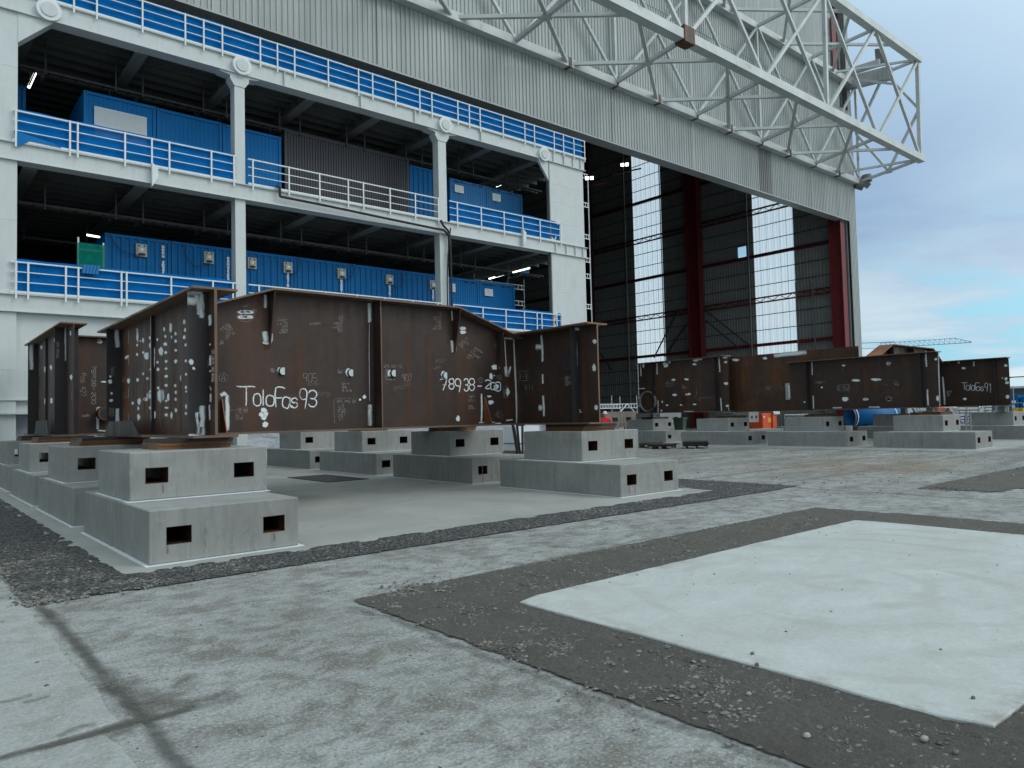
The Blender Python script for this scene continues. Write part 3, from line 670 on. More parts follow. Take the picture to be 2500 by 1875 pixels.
pile(3.0, 4.05, 11.55, 12.5, ZB1, 'on the stack nearest the camera')
pile(2.75, 3.95, 15.9, 17.0, ZB1, 'on the second stack of the left row')
pile(2.7, 3.9, 20.9, 21.9, 1.47, 'on the third stack of the left row')
pile(2.9, 3.9, 25.6, 26.5, 1.47, 'on the last stack of the left row')
pile(11.75, 12.8, 11.45, 12.7, ZB1, 'on the front stack of the middle row')
pile(11.6, 12.6, 16.5, 17.4, ZB1, 'on the second stack of the middle row')
pile(11.6, 12.6, 21.3, 22.2, ZB1, 'on the third stack of the middle row')
pile(32.9, 34.2, 11.7, 12.9, 1.46, 'on the foremost far stack', 2); pile(32.9, 34.2, 16.6, 17.6, 1.46, 'on the second far stack', 2)
pile(33.1, 34.4, 21.6, 22.6, 1.46, 'on the third far stack', 2); pile(34.0, 35.2, 27.5, 28.4, 1.46, 'on the last far stack', 2)
# steel stools between far piles and girders
def stool(x, y, z0, z1_, lab):
    r = thing('support_stool', lab, 'steel stool', (x, y, z0), 'short steel stools carrying the far girders')
    MB().box(x-.3, x+.3, y-.2, y+.2, z0, z0+.02).build('base_plate', 'machine_grey', r)
    MB().box(x-.16, x+.16, y-.12, y+.12, z0+.02, z1_-.02).build('post', 'machine_grey', r)
    MB().box(x-.3, x+.3, y-.2, y+.2, z1_-.02, z1_).build('top_plate', 'galv', r)
for x, y, s_ in ((33.5, 12.3, 'nearer end of the far lettered frame'), (33.5, 17.1, 'middle of the far lettered frame'), (33.7, 22.2, 'joint of the two far girders'), (34.4, 27.8, 'end with the round pipe opening'), (41.6, 12., 'right end girder marked in chalk'), (41.6, 16.6, 'rear of the right end girder')):
    stool(x, y, 1.462 if x < 41 else 1.335, 1.64, 'squat grey steel stool under the %s' % s_)
# chalky runs on the nearest blocks




# ================================================================== GIRDER FRAMES
def ibeam_y(root, xc, y0, y1, zb, zt, stiff, fw=.66, tf=.035, tw=.03, mat='mill_steel', ends=True, flange=True, half=None):
    h = fw/2
    if flange:
        MB().box(xc-h, xc+h, y0, y1, zt-tf, zt).build('top_flange', 'rust_edge' if mat != 'rusty_web' else mat, root)
        MB().box(xc-h, xc+h, y0, y1, zb, zb+tf).build('bottom_flange', 'rust_edge', root)
    MB().box(xc-tw/2, xc+tw/2, y0, y1, zb+tf, zt-tf if flange else zt).build('web', mat, root)
    for i, y in enumerate(stiff):
        for sx in (-1, 1):
            w_ = h-.03 if (half is None or i not in half) else .07
            if sx > 0 and mat == 'left_web': w_ = .06
            a, b = (xc+sx*tw/2, xc+sx*w_); MB().box(min(a, b), max(a, b), y, y+.02, zb+tf, zt-tf if flange else zt).build('stiffener', 'dark_plate', root)
def ibeam_x(root, yc, prof, zb, fw=.66, tf=.035, tw=.03, mat='mill_steel', fmat='rust_edge', bx=None):
    """prof: [(x, ztop)...] sloping top edge"""
    h = fw/2; x0, x1 = prof[0][0], prof[-1][0]
    MB().prism([(x0, yc-tw/2, zb+tf), (x1, yc-tw/2, zb+tf)]+[(x, yc-tw/2, z-tf) for x, z in prof[::-1]], (0, tw, 0)).build('web', mat, root)
    MB().prism([(x, yc-h, z) for x, z in prof]+[(x, yc-h, z-tf) for x, z in prof[::-1]], (0, 2*h, 0)).build('top_flange', fmat, root)
    b0, b1_ = bx or (x0, x1); MB().box(b0, b1_, yc-h, yc+h, zb, zb+tf).build('bottom_flange', 'rust_edge', root)
def gusset(root, x, y, z0, dz, w0, w1, mat='orange_rust', sy=-1, th=.02):
    """upright tapered plate in the YZ plane, standing off a web at y"""
    MB().prism([(x, y, z0), (x, y+sy*w0, z0), (x, y+sy*w1, z0+dz), (x, y, z0+dz)], (th, 0, 0)).build('gusset', mat, root)

ZB, ZTOP = ZB1+.003, 3.74
F1 = None
def web_edge(root, x, y, za, zb_): MB().box(x-.02, x+.02, y-.004, y, za, zb_).build('web_edge', 'rust_edge', root)
F1 = thing('girder_frame', 'large dark rusty steel girder frame lettered ToloFas 93 in white spray', 'steel frame', (7.8, 14, ZB))
XA, XB_, YT = 3.70, 12.0, 14.0
ibeam_y(F1, XA, 11.2, 17.75, ZB, ZTOP, [11.52, 14.5, 17.0], half=(1,), mat='left_web')
ibeam_x(F1, 17.2, [(XA+.34, ZTOP-.1), (XB_-.34, ZTOP-.1)], ZB+.1, mat='left_web'); MB().box(7.6, 8.2, 14.4, 16.8, ZTOP-.14, ZTOP-.1).build('added_shade_flange', 'rust_edge', F1); MB().box(7.88, 7.91, 14.4, 16.8, ZB+.1, ZTOP-.15).build('added_shade_web', 'left_web', F1)  # unseen rear and middle beams, added to darken the ground below the frame
ibeam_y(F1, XB_, 11.2, 18.4, ZB, ZTOP, [11.75, 16.5])
PR = [(XA+.33, 3.75), (5.63, 4.285), (10.05, 4.265), (XB_-.33, 3.745)]
ibeam_x(F1, YT, [(XA+.017, 3.65)]+PR+[(XB_-.017, 3.65)], ZB, bx=(XA+.332, XB_-.332))
for sy in (-1, 1):
    y_ = YT+sy*.015
    a, b = sorted((y_, y_+sy*.30)); MB().box(7.95, 7.975, a, b, ZB+.035, 4.235).build('stiffener', 'mill_steel', F1)
    for x in (5.63, 10.06): gusset(F1, x, y_, 3.23, 1.0, .06, .31, 'mill_steel', sy, .025)
    gusset(F1, 11.35, y_, 2.75, 1.0, .05, .30, 'mill_steel', sy, .02)
    if sy < 0: web_edge(F1, XA, 11.2, ZB+.036, ZTOP-.036); web_edge(F1, XB_, 11.2, ZB+.036, ZTOP-.036)
    gusset(F1, 4.70, y_, ZB+.035, .62, .30, .06, 'orange_rust', sy); gusset(F1, 10.92, y_, ZB+.035, .66, .31, .05, 'orange_rust', sy)
MB().prism([(XA-.335, 14.15, ZB+.01), (XA-.335, 16.95, ZB+.01), (XA-.335, 16.55, ZB+.30), (XA-.335, 14.62, ZB+.30)], (-.02, 0, 0)).build('edge_plate', 'dark_plate', F1)
def rings(root, yv, cs):
    for sx, sy in cs:
        p = aY(sx, sy, yv); mb = MB(); mb.tube((p.x, yv-.003, p.z), (p.x, yv-.045, p.z), .085, 18); mb.build('pipe_stub', 'dark_plate', root)
        mb = MB(); mb.prism([(p.x+.07*math.cos(a_), yv-.046, p.z+.075*math.sin(a_)) for a_ in [math.pi*.55+i*math.pi*.9/8 for i in range(9)]]+[(p.x+.03, yv-.046, p.z-.07), (p.x+.03, yv-.046, p.z+.07)], (0, -.006, 0)); mb.build('stub_cap', 'white_paint', root)
yw = YT-.015
rings(F1, yw, [z6(698, 1130), z6(1313, 1145), z7(190, 1142), z7(588, 1160)])
# writing on the front web
k = Ink('Y', yw)
Wd = .018
def G(ch, z, x0, y0, x1, y1, wd=Wd, wob=.022): k.glyph(z, ch, (x0, y1), (x1-x0, 0), (0, y0-y1), wd, wob)
for ch, x0, y0, x1, y1 in (('T',290,1268,455,1440),('o',438,1335,502,1545-105),('l',500,1290,550,1440),('o',552,1350,622,1440),('F',638,1282,720,1455),('a',700,1365,768,1458),('s',780,1372,835,1455),('9',855,1290,918,1468),('3',932,1305,1005,1445)):
    if ch in 'oas': y0 = y1-(y1-y0)*1.5
    G(ch, z6, x0, y0, x1, y1)
for ch, x0, y0, x1, y1 in (('7',562,1190,602,1272),('8',620,1185,657,1262),('9',668,1188,708,1288),('3',735,1185,768,1278),('8',776,1185,815,1272),('-',838,1200,874,1280),('2',898,1195,940,1258),('0',942,1215,978,1268),('0',976,1212,1016,1278)):
    G(ch, z7, x0, y0, x1, y1, .019)
k.pl(z7, [(548,1190),(600,1186)], .014)
k.pl(z7, [(570,1232),(600,1228)], .014)
for cx_, cy_ in ((365, 600), (365, 642)):
    for dx in (-35, 0, 35): k.blob(z6, cx_+dx*.8, cy_+random.uniform(-3, 3), 45, 17)
k.blob(z7, 727, 795, 26, 14); k.blob(z7, 727, 826, 26, 14)
for a in ((530,1480,28,24),(510,1520,26,24),(548,1515,24,26),(530,1545,26,26),(1435,1360,17,17),(1397,1385,10,10),(675,1120,26,30),(1290,1140,26,34),(545,1610,26,26)): k.blob(z6, *a)
for a in ((165,1140,22,26),(575,1155,16,30),(972,1095,26,20),(1008,1100,5,5),(943,1165,14,26),(985,1245,20,20),(975,1262,15,15),(943,1365,20,18),(688,1490,16,24),(1072,1285,14,32),(930,1320,18,8),(968,1160,5,5)): k.blob(z7, *a)
k.build('spray_lettering', 'spray', F1, 'white spray lettering ToloFas 93 and 78938-200')
k = Ink('Y', yw, .006)                                             # white primer along the welds of this face
for pts, wd in (([(1475,520),(1478,600),(1477,690)], .045), ([(1487,1430),(1485,1520),(1487,1620)], .05), ([(545,440),(545,500),(540,560)], .04), ([(540,770),(545,820),(548,870)], .07), ([(600,790),(598,860)], .04), ([(520,870),(560,880),(600,865)], .03),
                ([(140,1345),(170,1330),(195,1350)], .05), ([(200,1345),(205,1450),(203,1560),(200,1660)], .05), ([(1570,1600),(1585,1645)], .05), ([(1480,500),(1550,505)], .025), ([(1480,700),(1478,1000),(1482,1400)], .008)): k.pl(z6, pts, wd)
for pts, wd in (([(640,660),(645,735)], .035), ([(640,890),(650,980)], .06), ([(670,900),(665,970)], .05), ([(1045,870),(1110,875)], .035), ([(1048,880),(1055,1000),(1060,1090)], .02), ([(1055,1090),(1065,1165)], .08), ([(1095,1090),(1070,1165)], .05),
                ([(870,1300),(872,1400),(868,1520)], .035), ([(850,1522),(970,1520)], .02), ([(1118,870),(1128,1100),(1138,1330),(1140,1525)], .035), ([(5,600),(8,740)], .06), ([(8,1385),(10,1540)], .07), ([(1060,1505),(1110,1500)], .03), ([(975,1530),(1020,1528)], .03)): k.pl(z7, pts, wd)
k.build('weld_primer', 'primer', F1)
k = Ink('Y', yw, .005)
k.blob(z6, 555, 890, 46, 44); k.blob(z6, 535, 905, 25, 35); k.blob(z6, 575, 905, 25, 35); k.blob(z6, 480, 560, 26, 90)
for x in (850, 1830, 2020): k.pl(z6, [(x, 800), (x+4, 1100), (x, 1590)], .12)
k.build('rust_streak', 'rust_patch', F1)
k = Ink('Y', yw, .007)
k.text(z6, 'WPS AKG 12', (1612, 1098), (16, 0), (0, -26), .0055); k.text(z6, '905', (885, 1225), (46, 0), (0, -75), .007); k.text(z6, '907', (1778, 1222), (30, 0), (0, -65), .007)
k.pl(z6, [(920,1243),(1030,1238)], .006); k.pl(z6, [(920,1255),(1035,1252)], .006); k.pl(z6, [(1785,1245),(1850,1240)], .006); k.pl(z6, [(1790,1260),(1855,1258)], .006)
k.text(z6, 'A', (148, 1212), (50, 0), (0, -50), .006); c = [(165+37*math.cos(i*.35), 1185+37*math.sin(i*.35)) for i in range(19)]; k.pl(z6, c, .005)
c = [(368+75*math.cos(i*.35), 625+60*math.sin(i*.35)) for i in range(-2, 12)]; k.pl(z6, c, .005); k.text(z6, 'MT', (425, 590), (22, 12), (12, -22), .005); k.text(z6, 'ken', (332, 552), (20, 0), (0, -20), .0045)
k.text(z6, 'WPS AKG 08', (1190, 1412), (17, 0), (0, -24), .005); k.note(z6, (1200, 1440), (11, 0), (0, -15), 7, .0038, 8); k.note(z6, (1620, 1125), (11, 0), (0, -15), 5, .004, 8)
k.text(z6, '22/11', (1232, 1255), (14, 0), (0, -22), .0045); k.text(z6, 'GRG -', (1236, 1285), (14, 0), (0, -20), .0045); k.text(z6, 'AK 16 00', (1236, 1313), (11, 0), (0, -18), .0045)
k.text(z6, '28', (300, 1480), (14, 0), (0, -20), .0045); k.text(z6, '12', (303, 1502), (12, 0), (0, -14), .0045); k.text(z6, '100', (346, 1492), (11, 0), (0, -22), .0045)
for a, b_, c_, d_ in ((343,1460,383,1497), (275,1512,340,1565)): k.pl(z6, [(a,b_),(c_,b_-1),(c_,d_),(a,d_),(a,b_)], .005)
k.pl(z6, [(215,1480),(280,1478),(345,1477)], .004); k.pl(z6, [(282,1500),(300,1455)], .004); k.note(z6, (282, 1530), (9, 0), (0, -9), 3, .0038, 6)
k.note(z6, (745, 665), (-11, 0), (0, 15), 0, .004); 
for (x, y) in ((745, 770), (1240, 760)): k.note(z6, (x, y), (-11, 1), (0, 13), 7 if x < 1000 else 8, .0038, 9)
k.pl(z6, [(645,643),(748,645)], .004); k.text(z6, 'ETOJSAJ', (1040, 680), (-22, 1), (0, 26), .0045) if 0 else k.note(z6, (1040, 688), (-20, 0), (0, 26), 1, .0045, 10)
k.note(z6, (265, 775), (-12, 9), (7, 12), 6, .004, 8); k.text(z6, '90', (130, 868), (16, -8), (8, 24), .006)
k.note(z6, (2130, 740), (-11, 0), (0, 14), 8, .0038, 8); k.note(z7, (745, 870), (7, 9), (9, -8), 5, .004, 6); k.note(z7, (810, 950), (9, 6), (10, -12), 5, .004, 8)
k.note(z7, (985, 900), (6, 6), (8, -9), 3, .004, 5); k.note(z7, (775, 1325), (7, 0), (0, -10), 3, .0045, 6); k.pl(z7, [(768,1308),(818,1302),(820,1358),(770,1362),(768,1308)], .005); k.note(z7, (772, 1400), (8, 0), (0, -12), 2, .0045, 6)
c = [(863+19*math.cos(i*.35), 1195+19*math.sin(i*.35)) for i in range(19)]; k.pl(z7, c, .006); k.text(z7, 'C', (855, 1203), (20, 0), (0, -16), .005); k.text(z7, '905', (985, 1190), (15, 0), (0, -30), .005); k.pl(z7, [(985,1200),(1032,1200)], .004)
k.note(z7, (985, 1440), (12, 4), (4, -12), 3, .004, 5); k.note(z7, (1050, 1330), (0, -14), (-14, 0), 2, .006, 8)
k.pl(z6, [(1375,1370),(1200,1375),(1160,1390),(1162,1500),(1165,1600),(1150,1575)], .004); k.pl(z6, [(1165,1600),(1180,1575)], .004); k.pl(z6, [(1575,1222),(1665,1240)], .005)
for yy in (1150, 1168): k.note(z6, (590, yy-30), (9, 0), (0, -12), 1, .006, 5); k.note(z6, (1197, yy-22), (9, 0), (0, -12), 1, .006, 5)
k.pl(z6, [(630,1125),(655,1127)], .006); k.pl(z6, [(1240,1140),(1268,1140)], .006)
k.build('chalk_notes', 'chalk', F1)
k = Ink('Y', yw, .008); k.text(z6, 'tons', (1010, 1350), (30, 0), (0, -45), .006); k.note(z6, (1700, 1300), (22, 0), (0, -40), 1, .006, 5); k.note(z7, (510, 1060), (18, 0), (0, -24), 1, .005, 9); k.note(z7, (500, 1115), (12, -3), (3, -16), 1, .005, 5)
for y_ in (1350, 1470): k.pl(z6, [(290,y_+5),(700,y_),(1450,y_+20)], .002)
k.build('faint_chalk', 'chalk_faint', F1)
# side girder facing left
k = Ink('X', XA-.015)
dots = [(993,1358,12,20),(1060,965,9,14),(1062,1010,10,50),(1060,1082,8,12),(1060,1155,9,13),(1062,1350,11,14),(1105,1045,9,20),(1107,1305,9,11),(1140,1340,12,13),(1130,1165,20,32),(1107,1140,10,12),(1157,1025,8,14),(1159,1085,9,22),(1165,1270,10,10),
 (1160,1440,8,10),(1150,1475,20,26),(1125,1500,22,16),(1075,1515,14,28),(1025,1530,9,13),(1068,1570,8,16),(1160,1565,10,12),(1215,1040,8,12),(1218,1215,9,12),(1220,1270,12,14),(1222,1412,10,11),(1243,1130,18,34),(1240,1470,28,52),(1268,960,8,20),(1277,1015,10,14),(1276,1075,17,15),(1280,1140,12,13),
 (1283,1207,12,12),(1283,1263,12,11),(1283,1322,15,12),(1283,1392,13,11),(1318,948,12,40),(1300,1485,12,30),(1285,1512,10,10),(1285,1565,16,9),(1285,1620,14,14),(1325,1020,6,12),(1356,995,9,16),(1357,1052,11,14),(1357,1122,11,12),(1357,1208,13,15),(1352,1395,10,13),(1357,1447,10,13),(1356,1500,10,13),(1358,1585,11,16),
 (1395,1335,6,26),(1423,905,10,22),(1430,965,9,16),(1423,1022,12,16),(1433,1080,9,14),(1435,1205,9,13),(1436,1308,8,13),(1436,1408,8,14),(1438,1440,7,10),(1437,1555,8,20),(1436,1610,8,14),(1190,1210,8,60),(1195,1620,10,30),(1325,1625,10,26),(1070,1640,12,26),(1085,1050,6,8),(1190,1130,8,30)]
for d_ in dots: k.blob(z5, *d_)
for x0, y0, x1, y1, wd in ((993,965,993,1070,.016),(996,1165,993,1240,.016),(993,1410,993,1490,.014),(993,1610,993,1659,.014),(965,1180,995,1170,.05),(895,940,910,1000,.06),(905,1000,905,1100,.04),(1620,850,1622,930,.1),(1597,920,1597,940,.03),(1622,1070,1622,1085,.05),(1625,1160,1622,1240,.07),(1622,1275,1622,1290,.06),(1628,1410,1625,1425,.06),(1628,1455,1625,1520,.06),(1618,1540,1620,1659,.05)): k.pl(z5, [(x0,y0),((x0+x1)/2,(y0+y1)/2),(x1,y1)], wd)
k.build('paint_spots', 'spray', F1, 'rows of white test spots on the left girder web')
k = Ink('X', XA-.015, .006)
for x in (1115, 1145, 1250, 1310, 1340, 1390): k.pl(z5, [(x,1300),(x+2,1500),(x,1740)], random.uniform(.05, .16))
k.build('rust_streak', 'rust_patch', F1)
k = Ink('X', XA-.015, .007); k.note(b2, (540, 240), (14, 0), (0, -20), 3, .004, 5); k.note(b2, (560, 470), (20, 0), (0, -30), 2, .004, 4); k.pl(b2, [(1700,200),(1675,215),(1680,280),(1695,290),(1690,340),(1675,360)], .006); k.note(b2, (1665, 60), (20, -10), (0, -30), 2, .006, 3)
k.build('chalk_notes', 'chalk', F1)
k = Ink('Y', 11.52, .004)                                           # near end stiffener
k.pl(b3, [(130,425),(260,430),(400,425)], .07); k.pl(b3, [(130,520),(250,535),(400,550)], .10); k.pl(b3, [(380,430),(385,620),(380,860)], .05); k.pl(b3, [(345,560),(350,800)], .06)
k.pl(b2, [(1625,610),(1620,760),(1615,900),(1620,1010)], .055); k.pl(b2, [(1560,700),(1590,900),(1580,1000)], .05); k.blob(b2, 1475, 20, 30, 40); k.blob(b2, 1508, 108, 20, 22); k.pl(b2, [(1440,1010),(1620,1015)], .03)
k.build('weld_primer', 'primer', F1)
k = Ink('Y', 17.0, .004); k.pl(b1, [(1930,870),(2130,870)], .06); k.pl(b1, [(2110,880),(2100,1050),(2115,1240)], .06); k.pl(b2, [(480,650),(478,800),(470,960)], .05); k.pl(b2, [(345,985),(440,985)], .03)
for a in ((382,218,16,16),(380,285,30,28),(400,445,16,18),(395,540,30,20)): k.blob(b2, *a)
k.build('weld_primer', 'primer', F1)
k = Ink('Y', 17.0, .006); k.text(b2, '200', (370, 640), (0, 40), (55, 0), .008); k.text(b2, '35561', (395, 90), (0, 26), (35, 0), .005); k.build('chalk_notes', 'chalk', F1)
k = Ink('Y', 11.2, .004); k.text(z5, '78938-200 16-SI-101', (1650, 1368), (0, -13.5), (-16, 0), .0045, .02); k.build('chalk_notes', 'chalk', F1)
# right side girder of the near frame
k = Ink('X', XB_-.015)
for pts, wd in (([(1228,540),(1240,700),(1243,900)], .05), ([(1245,1070),(1247,1200)], .045), ([(1252,1360),(1260,1500),(1262,1640)], .05), ([(1150,705),(1225,700)], .09), ([(1190,1520),(1240,1530)], .09), ([(860,590),(870,800),(872,1100),(878,1400),(885,1640)], .035)): k.pl(b4, pts, wd)
for a in ((1945,630,28,32),(1940,985,24,52),(1968,1520,24,34)): k.blob(b4, *a)
k.build('weld_primer', 'primer', F1)
k = Ink('X', XB_-.015, .007); k.text(b4, '3-3', (925, 1130), (40, 0), (0, -60), .008); k.pl(b4, [(900,1035),(1050,1030),(1050,1155),(905,1160)], .007); k.text(b4, '971', (1000, 1300), (45, 0), (0, -80), .006)
k.note(b4, (1555, 1130), (16, 0), (0, -22), 4, .006, 5); k.pl(b4, [(1550,1100),(1635,1095),(1635,1200),(1555,1205),(1550,1100)], .006); k.pl(b4, [(1480,1125),(1550,1125)], .005); k.pl(b4, [(900,1475),(1000,1475)], .005); k.pl(b4, [(935,1475),(940,1560)], .005)
k.build('chalk_notes', 'chalk', F1)
mb = MB(); p = aX(*b4(1580, 920), XB_-.018); mb.tube(p, p+Vector((-.012, 0, 0)), .19, 22); mb.build('hole_cover', 'black_rubber', F1)
k = Ink('Y', 11.75, .004); k.pl(b4, [(1680,460),(1780,465)], .05); k.pl(b4, [(1775,470),(1770,700),(1785,880)], .045); k.pl(b4, [(1705,640),(1712,960)], .004); k.note(b4, (1740, 1560), (14, 0), (0, -20), 2, .005, 3); k.build('weld_primer', 'primer', F1)

# frame behind on the left
X0, Y0a, Y0b = 3.5, 21.16, 28.2
MB().box(XA-.0735, XA-.0705, 14.5, 14.52, ZB+.3, ZTOP-.04).build('primed_edge', 'white_paint', F1); MB().box(7.949, 7.976, YT-.3185, YT-.3155, ZB+.05, 4.1).build('primed_edge', 'rust_edge', F1)
F0 = thing('girder_frame', 'tall dark girder frame chalked 78938-200 behind the near one at the left', 'steel frame', (X0, 24, 1.475))
ibeam_y(F0, X0, Y0a, 27.6, 1.473, 4.33, [22.15, 25.1, 27.0], fw=.6, half=(1,))
p = aX(226, 812.5, 6.2)
ibeam_x(F0, 23.2, [(X0+.02, 4.21), (10.2, 4.21)], 1.473, fw=.5)
MB().prism([(X0-.305, 22.6, 1.48), (X0-.305, 25.2, 1.48), (X0-.305, 24.9, 1.9), (X0-.305, 23.0, 1.9)], (-.02, 0, 0)).build('edge_plate', 'dark_plate', F0)
k = Ink('Y', 23.185)
k.text(z5, '78938-200', (708, 1240), (0, 34), (30, 0), .012); k.text(z5, 'Pos 427', (622, 1300), (0, 26), (40, 0), .010); k.note(z5, (620, 1635), (14, 0), (0, -18), 1, .008, 9); k.build('chalk_notes', 'chalk', F0)
k = Ink('Y', 23.185, .006); k.blob(z5, 770, 1055, 22, 16); k.blob(z5, 800, 1365, 22, 6); k.blob(z5, 765, 1045, 12, 12)
k.pl(z5, [(755,1565),(752,1659),(752,1730)], .05); k.pl(z5, [(750,1565),(820,1563)], .03); k.pl(z5, [(755,1740),(820,1745)], .03); k.build('weld_primer', 'primer', F0)
p = aY(*z5(805, 1610), 23.1); MB().tube((p.x, 23.17, p.z), (p.x, 22.9, p.z), .20, 20).build('pipe_sleeve', 'rusty_web', F0); MB().tube((p.x, 22.899, p.z), (p.x, 22.897, p.z), .14, 20).build('sleeve_mouth', 'black_rubber', F0)
k = Ink('X', X0-.015)
for a in ((395,1255,10,22),(350,1270,9,24),(352,1515,10,26),(398,1510,10,24),(320,1100,8,18),(425,1045,8,20),(545,990,6,20),(550,1330,10,22)): k.blob(z5, *a)
for x, y0, y1 in ((308,1060,1090),(308,1120,1150),(308,1240,1320),(308,1400,1500),(308,1580,1640),(255,1480,1560),(555,1430,1500),(308,1000,1030)): k.pl(z5, [(x,y0),(x,y1)], .02)
k.build('paint_spots', 'spray', F0)
for yv, pts in ((22.15, [([(1035,815),(1205,815)], .05), ([(1195,820),(1190,1100),(1195,1480)], .05)]), (27.0, [([(450,1135),(580,1140)], .05), ([(570,1150),(560,1400),(565,1640)], .07)])):
    k = Ink('Y', yv, .004)
    for q, wd in pts: k.pl(b1, q, wd)
    k.build('weld_primer', 'primer', F0)
k = Ink('Y', 22.15, .006); k.text(b1, '78938-200', (1060, 1440), (0, -34), (-40, 0), .008); k.build('chalk_notes', 'chalk', F0)

# ================================================================== FAR GIRDER FRAMES
F2 = thing('girder_frame', 'far girder frame chalked ToloFas 91 at the right edge', 'steel frame', (37.5, 14, 1.64))
XC, XD = 33.5, 41.6; zb2, zt2 = 1.642, 4.0
ibeam_y(F2, XC, 11.9, 18.6, zb2, zt2, [12.55, 17.6]); ibeam_y(F2, XD, 11.65, 18.6, zb2, zt2, [12.2, 16.9])
ibeam_x(F2, 14.8, [(XC+.017, 3.9), (XC+.33, 3.98), (35.45, 4.62), (40.2, 4.62), (XD-.33, 3.98), (XD-.017, 3.9)], zb2, bx=(XC+.332, XD-.332), fmat='orange_rust')
for x in (35.5, 37.8, 40.15): MB().box(x, x+.025, 14.5, 14.784, zb2+.036 if x == 37.8 else 3.4, 4.55).build('stiffener', 'dark_plate', F2)
k = Ink('X', XD-.015); 
for ch, x0, x1, y0, y1 in (('T',1275,1362,948,1060),('o',1345,1395,985,1062),('l',1400,1420,965,1062),('o',1424,1470,985,1062),('F',1483,1545,955,1072),('a',1500,1552,1010,1066),('s',1562,1605,1010,1070),('9',1625,1668,955,1085),('1',1680,1740,962,1100)):
    if ch == 'o': y0 = y1-(y1-y0)*1.4
    if ch in 'as': y0 = y1-(y1-y0)*1.5
    k.glyph(b6, ch, (x0, y1), (x1-x0, 0), (0, y0-y1), .016)
for a in ((1305,730,30,18),(1325,1193,30,18),(1940,690,26,20),(1945,890,22,28),(1960,950,30,22),(1965,1160,26,30)): k.blob(b6, *a)
for pts, wd in (([(995,860),(1010,1050),(1022,1280)], .06), ([(1460,630),(1460,700)], .06), ([(1090,640),(1070,640)], .04), ([(1215,645),(1250,645)], .1), ([(1900,870),(1880,878),(1895,892)], .02)): k.pl(b6, pts, wd)
k.build('spray_lettering', 'spray', F2, 'white lettering ToloFas 91')
k = Ink('X', XD-.015, .006); k.note(b6, (1055, 1085), (12, -2), (0, -12), 5, .012, 6); k.build('chalk_notes', 'chalk', F2)
k = Ink('X', XC-.015)
for a in ((15,900,60,18),(180,660,32,20),(305,968,32,14),(185,1190,42,28),(890,595,24,20),(920,1185,28,40)): k.blob(b6, *a)
for a in ((407,296,18,9),(855,278,20,18),(530,445,45,13),(733,438,52,13),(940,483,22,9),(190,515,10,9),(424,632,32,22),(627,634,30,14),(860,630,28,20),(18,662,10,10)): k.blob(a2, *a)
for pts, wd in (([(740,470),(742,600),(750,710)], .05), ([(765,1050),(768,1180),(775,1295)], .05), ([(930,480),(935,800),(950,1295)], .03)): k.pl(b6, pts, wd)
for pts, wd in (([(90,250),(95,390)], .05), ([(103,600),(108,730)], .05), ([(660,713),(770,712)], .05), ([(300,720),(390,718)], .05)): k.pl(a2, pts, wd)
k.build('paint_spots', 'spray', F2)
k = Ink('X', XC-.015, .006)
for ch_i, ch in enumerate('P3-3'): k.glyph(a2, ch, (457-28*ch_i, 500), (-20, 0), (0, 38), .014)
k.pl(a2, [(348,490),(470,487),(468,548),(350,550),(348,490)], .014); k.pl(a2, [(910,450),(940,450),(942,475),(912,476),(910,450)], .012); k.pl(a2, [(805,488),(850,490)], .012); k.pl(a2, [(110,462),(230,460)], .012); k.note(a2, (130, 475), (14, 0), (0, -20), 1, .01, 5)
k.build('chalk_notes', 'chalk', F2)
k = Ink('X', XC-.015, .005)
for x, y0, y1, wd in ((625,260,640,.28),(540,460,580,.2),(735,460,590,.22),(400,310,360,.2),(860,290,340,.2),(945,500,610,.18)): k.pl(a2, [(x,y0),(x,(y0+y1)/2),(x,y1)], wd)
k.build('rust_streak', 'rust_patch', F2)

F3 = thing('girder_frame', 'far tall dark girder with a round pipe opening at its left end', 'steel frame', (33.7, 25, 1.68))
X3 = 33.7; zb3, zt3 = 1.68, 4.63
ibeam_y(F3, X3, 22.15, 28.25, zb3, zt3, [22.85, 27.05], fw=.6)
k = Ink('X', X3-.015)
for a in ((148,445,14,26),(412,440,30,26),(400,420,24,14),(455,405,12,14),(748,430,26,14),(760,385,34,14),(800,372,48,8),(1115,405,20,12),(1118,655,26,18),(1105,345,26,20),(503,612,26,12),(652,606,28,13),(514,790,30,14),(680,780,24,14),(655,785,14,10),(428,910,16,10),(590,908,16,10),(752,900,24,9),(370,872,8,14),(360,975,9,14),(1135,918,20,14)): k.blob(b5, *a)
for pts, wd in (([(115,430),(118,500),(120,570)], .05), ([(308,420),(310,550)], .07), ([(1035,350),(1042,440),(1045,520)], .06), ([(1058,825),(1062,900),(1066,980)], .06), ([(320,855),(322,995)], .06), ([(95,715),(165,715)], .04), ([(95,720),(95,760)], .03), ([(625,985),(745,985)], .05), ([(70,425),(100,425)], .04), ([(250,712),(285,715)], .05), ([(1140,920),(1158,985)], .03), ([(1060,328),(1165,328)], .03)): k.pl(b5, pts, wd)
k.build('paint_spots', 'spray', F3)
k = Ink('X', X3-.015, .006); k.pl(b5, [(768,665),(775,795),(750,797),(752,843)], .016); k.pl(b5, [(770,843),(812,846),(812,826),(985,818)], .016); k.text(b5, 'P2-4', (418, 675), (20, 0), (0, -32), .012); k.pl(b5, [(412,632),(502,628),(502,685),(413,687),(412,632)], .012); k.note(b5, (600, 690), (14, 0), (0, -16), 2, .01, 5)
k.build('chalk_notes', 'chalk', F3)
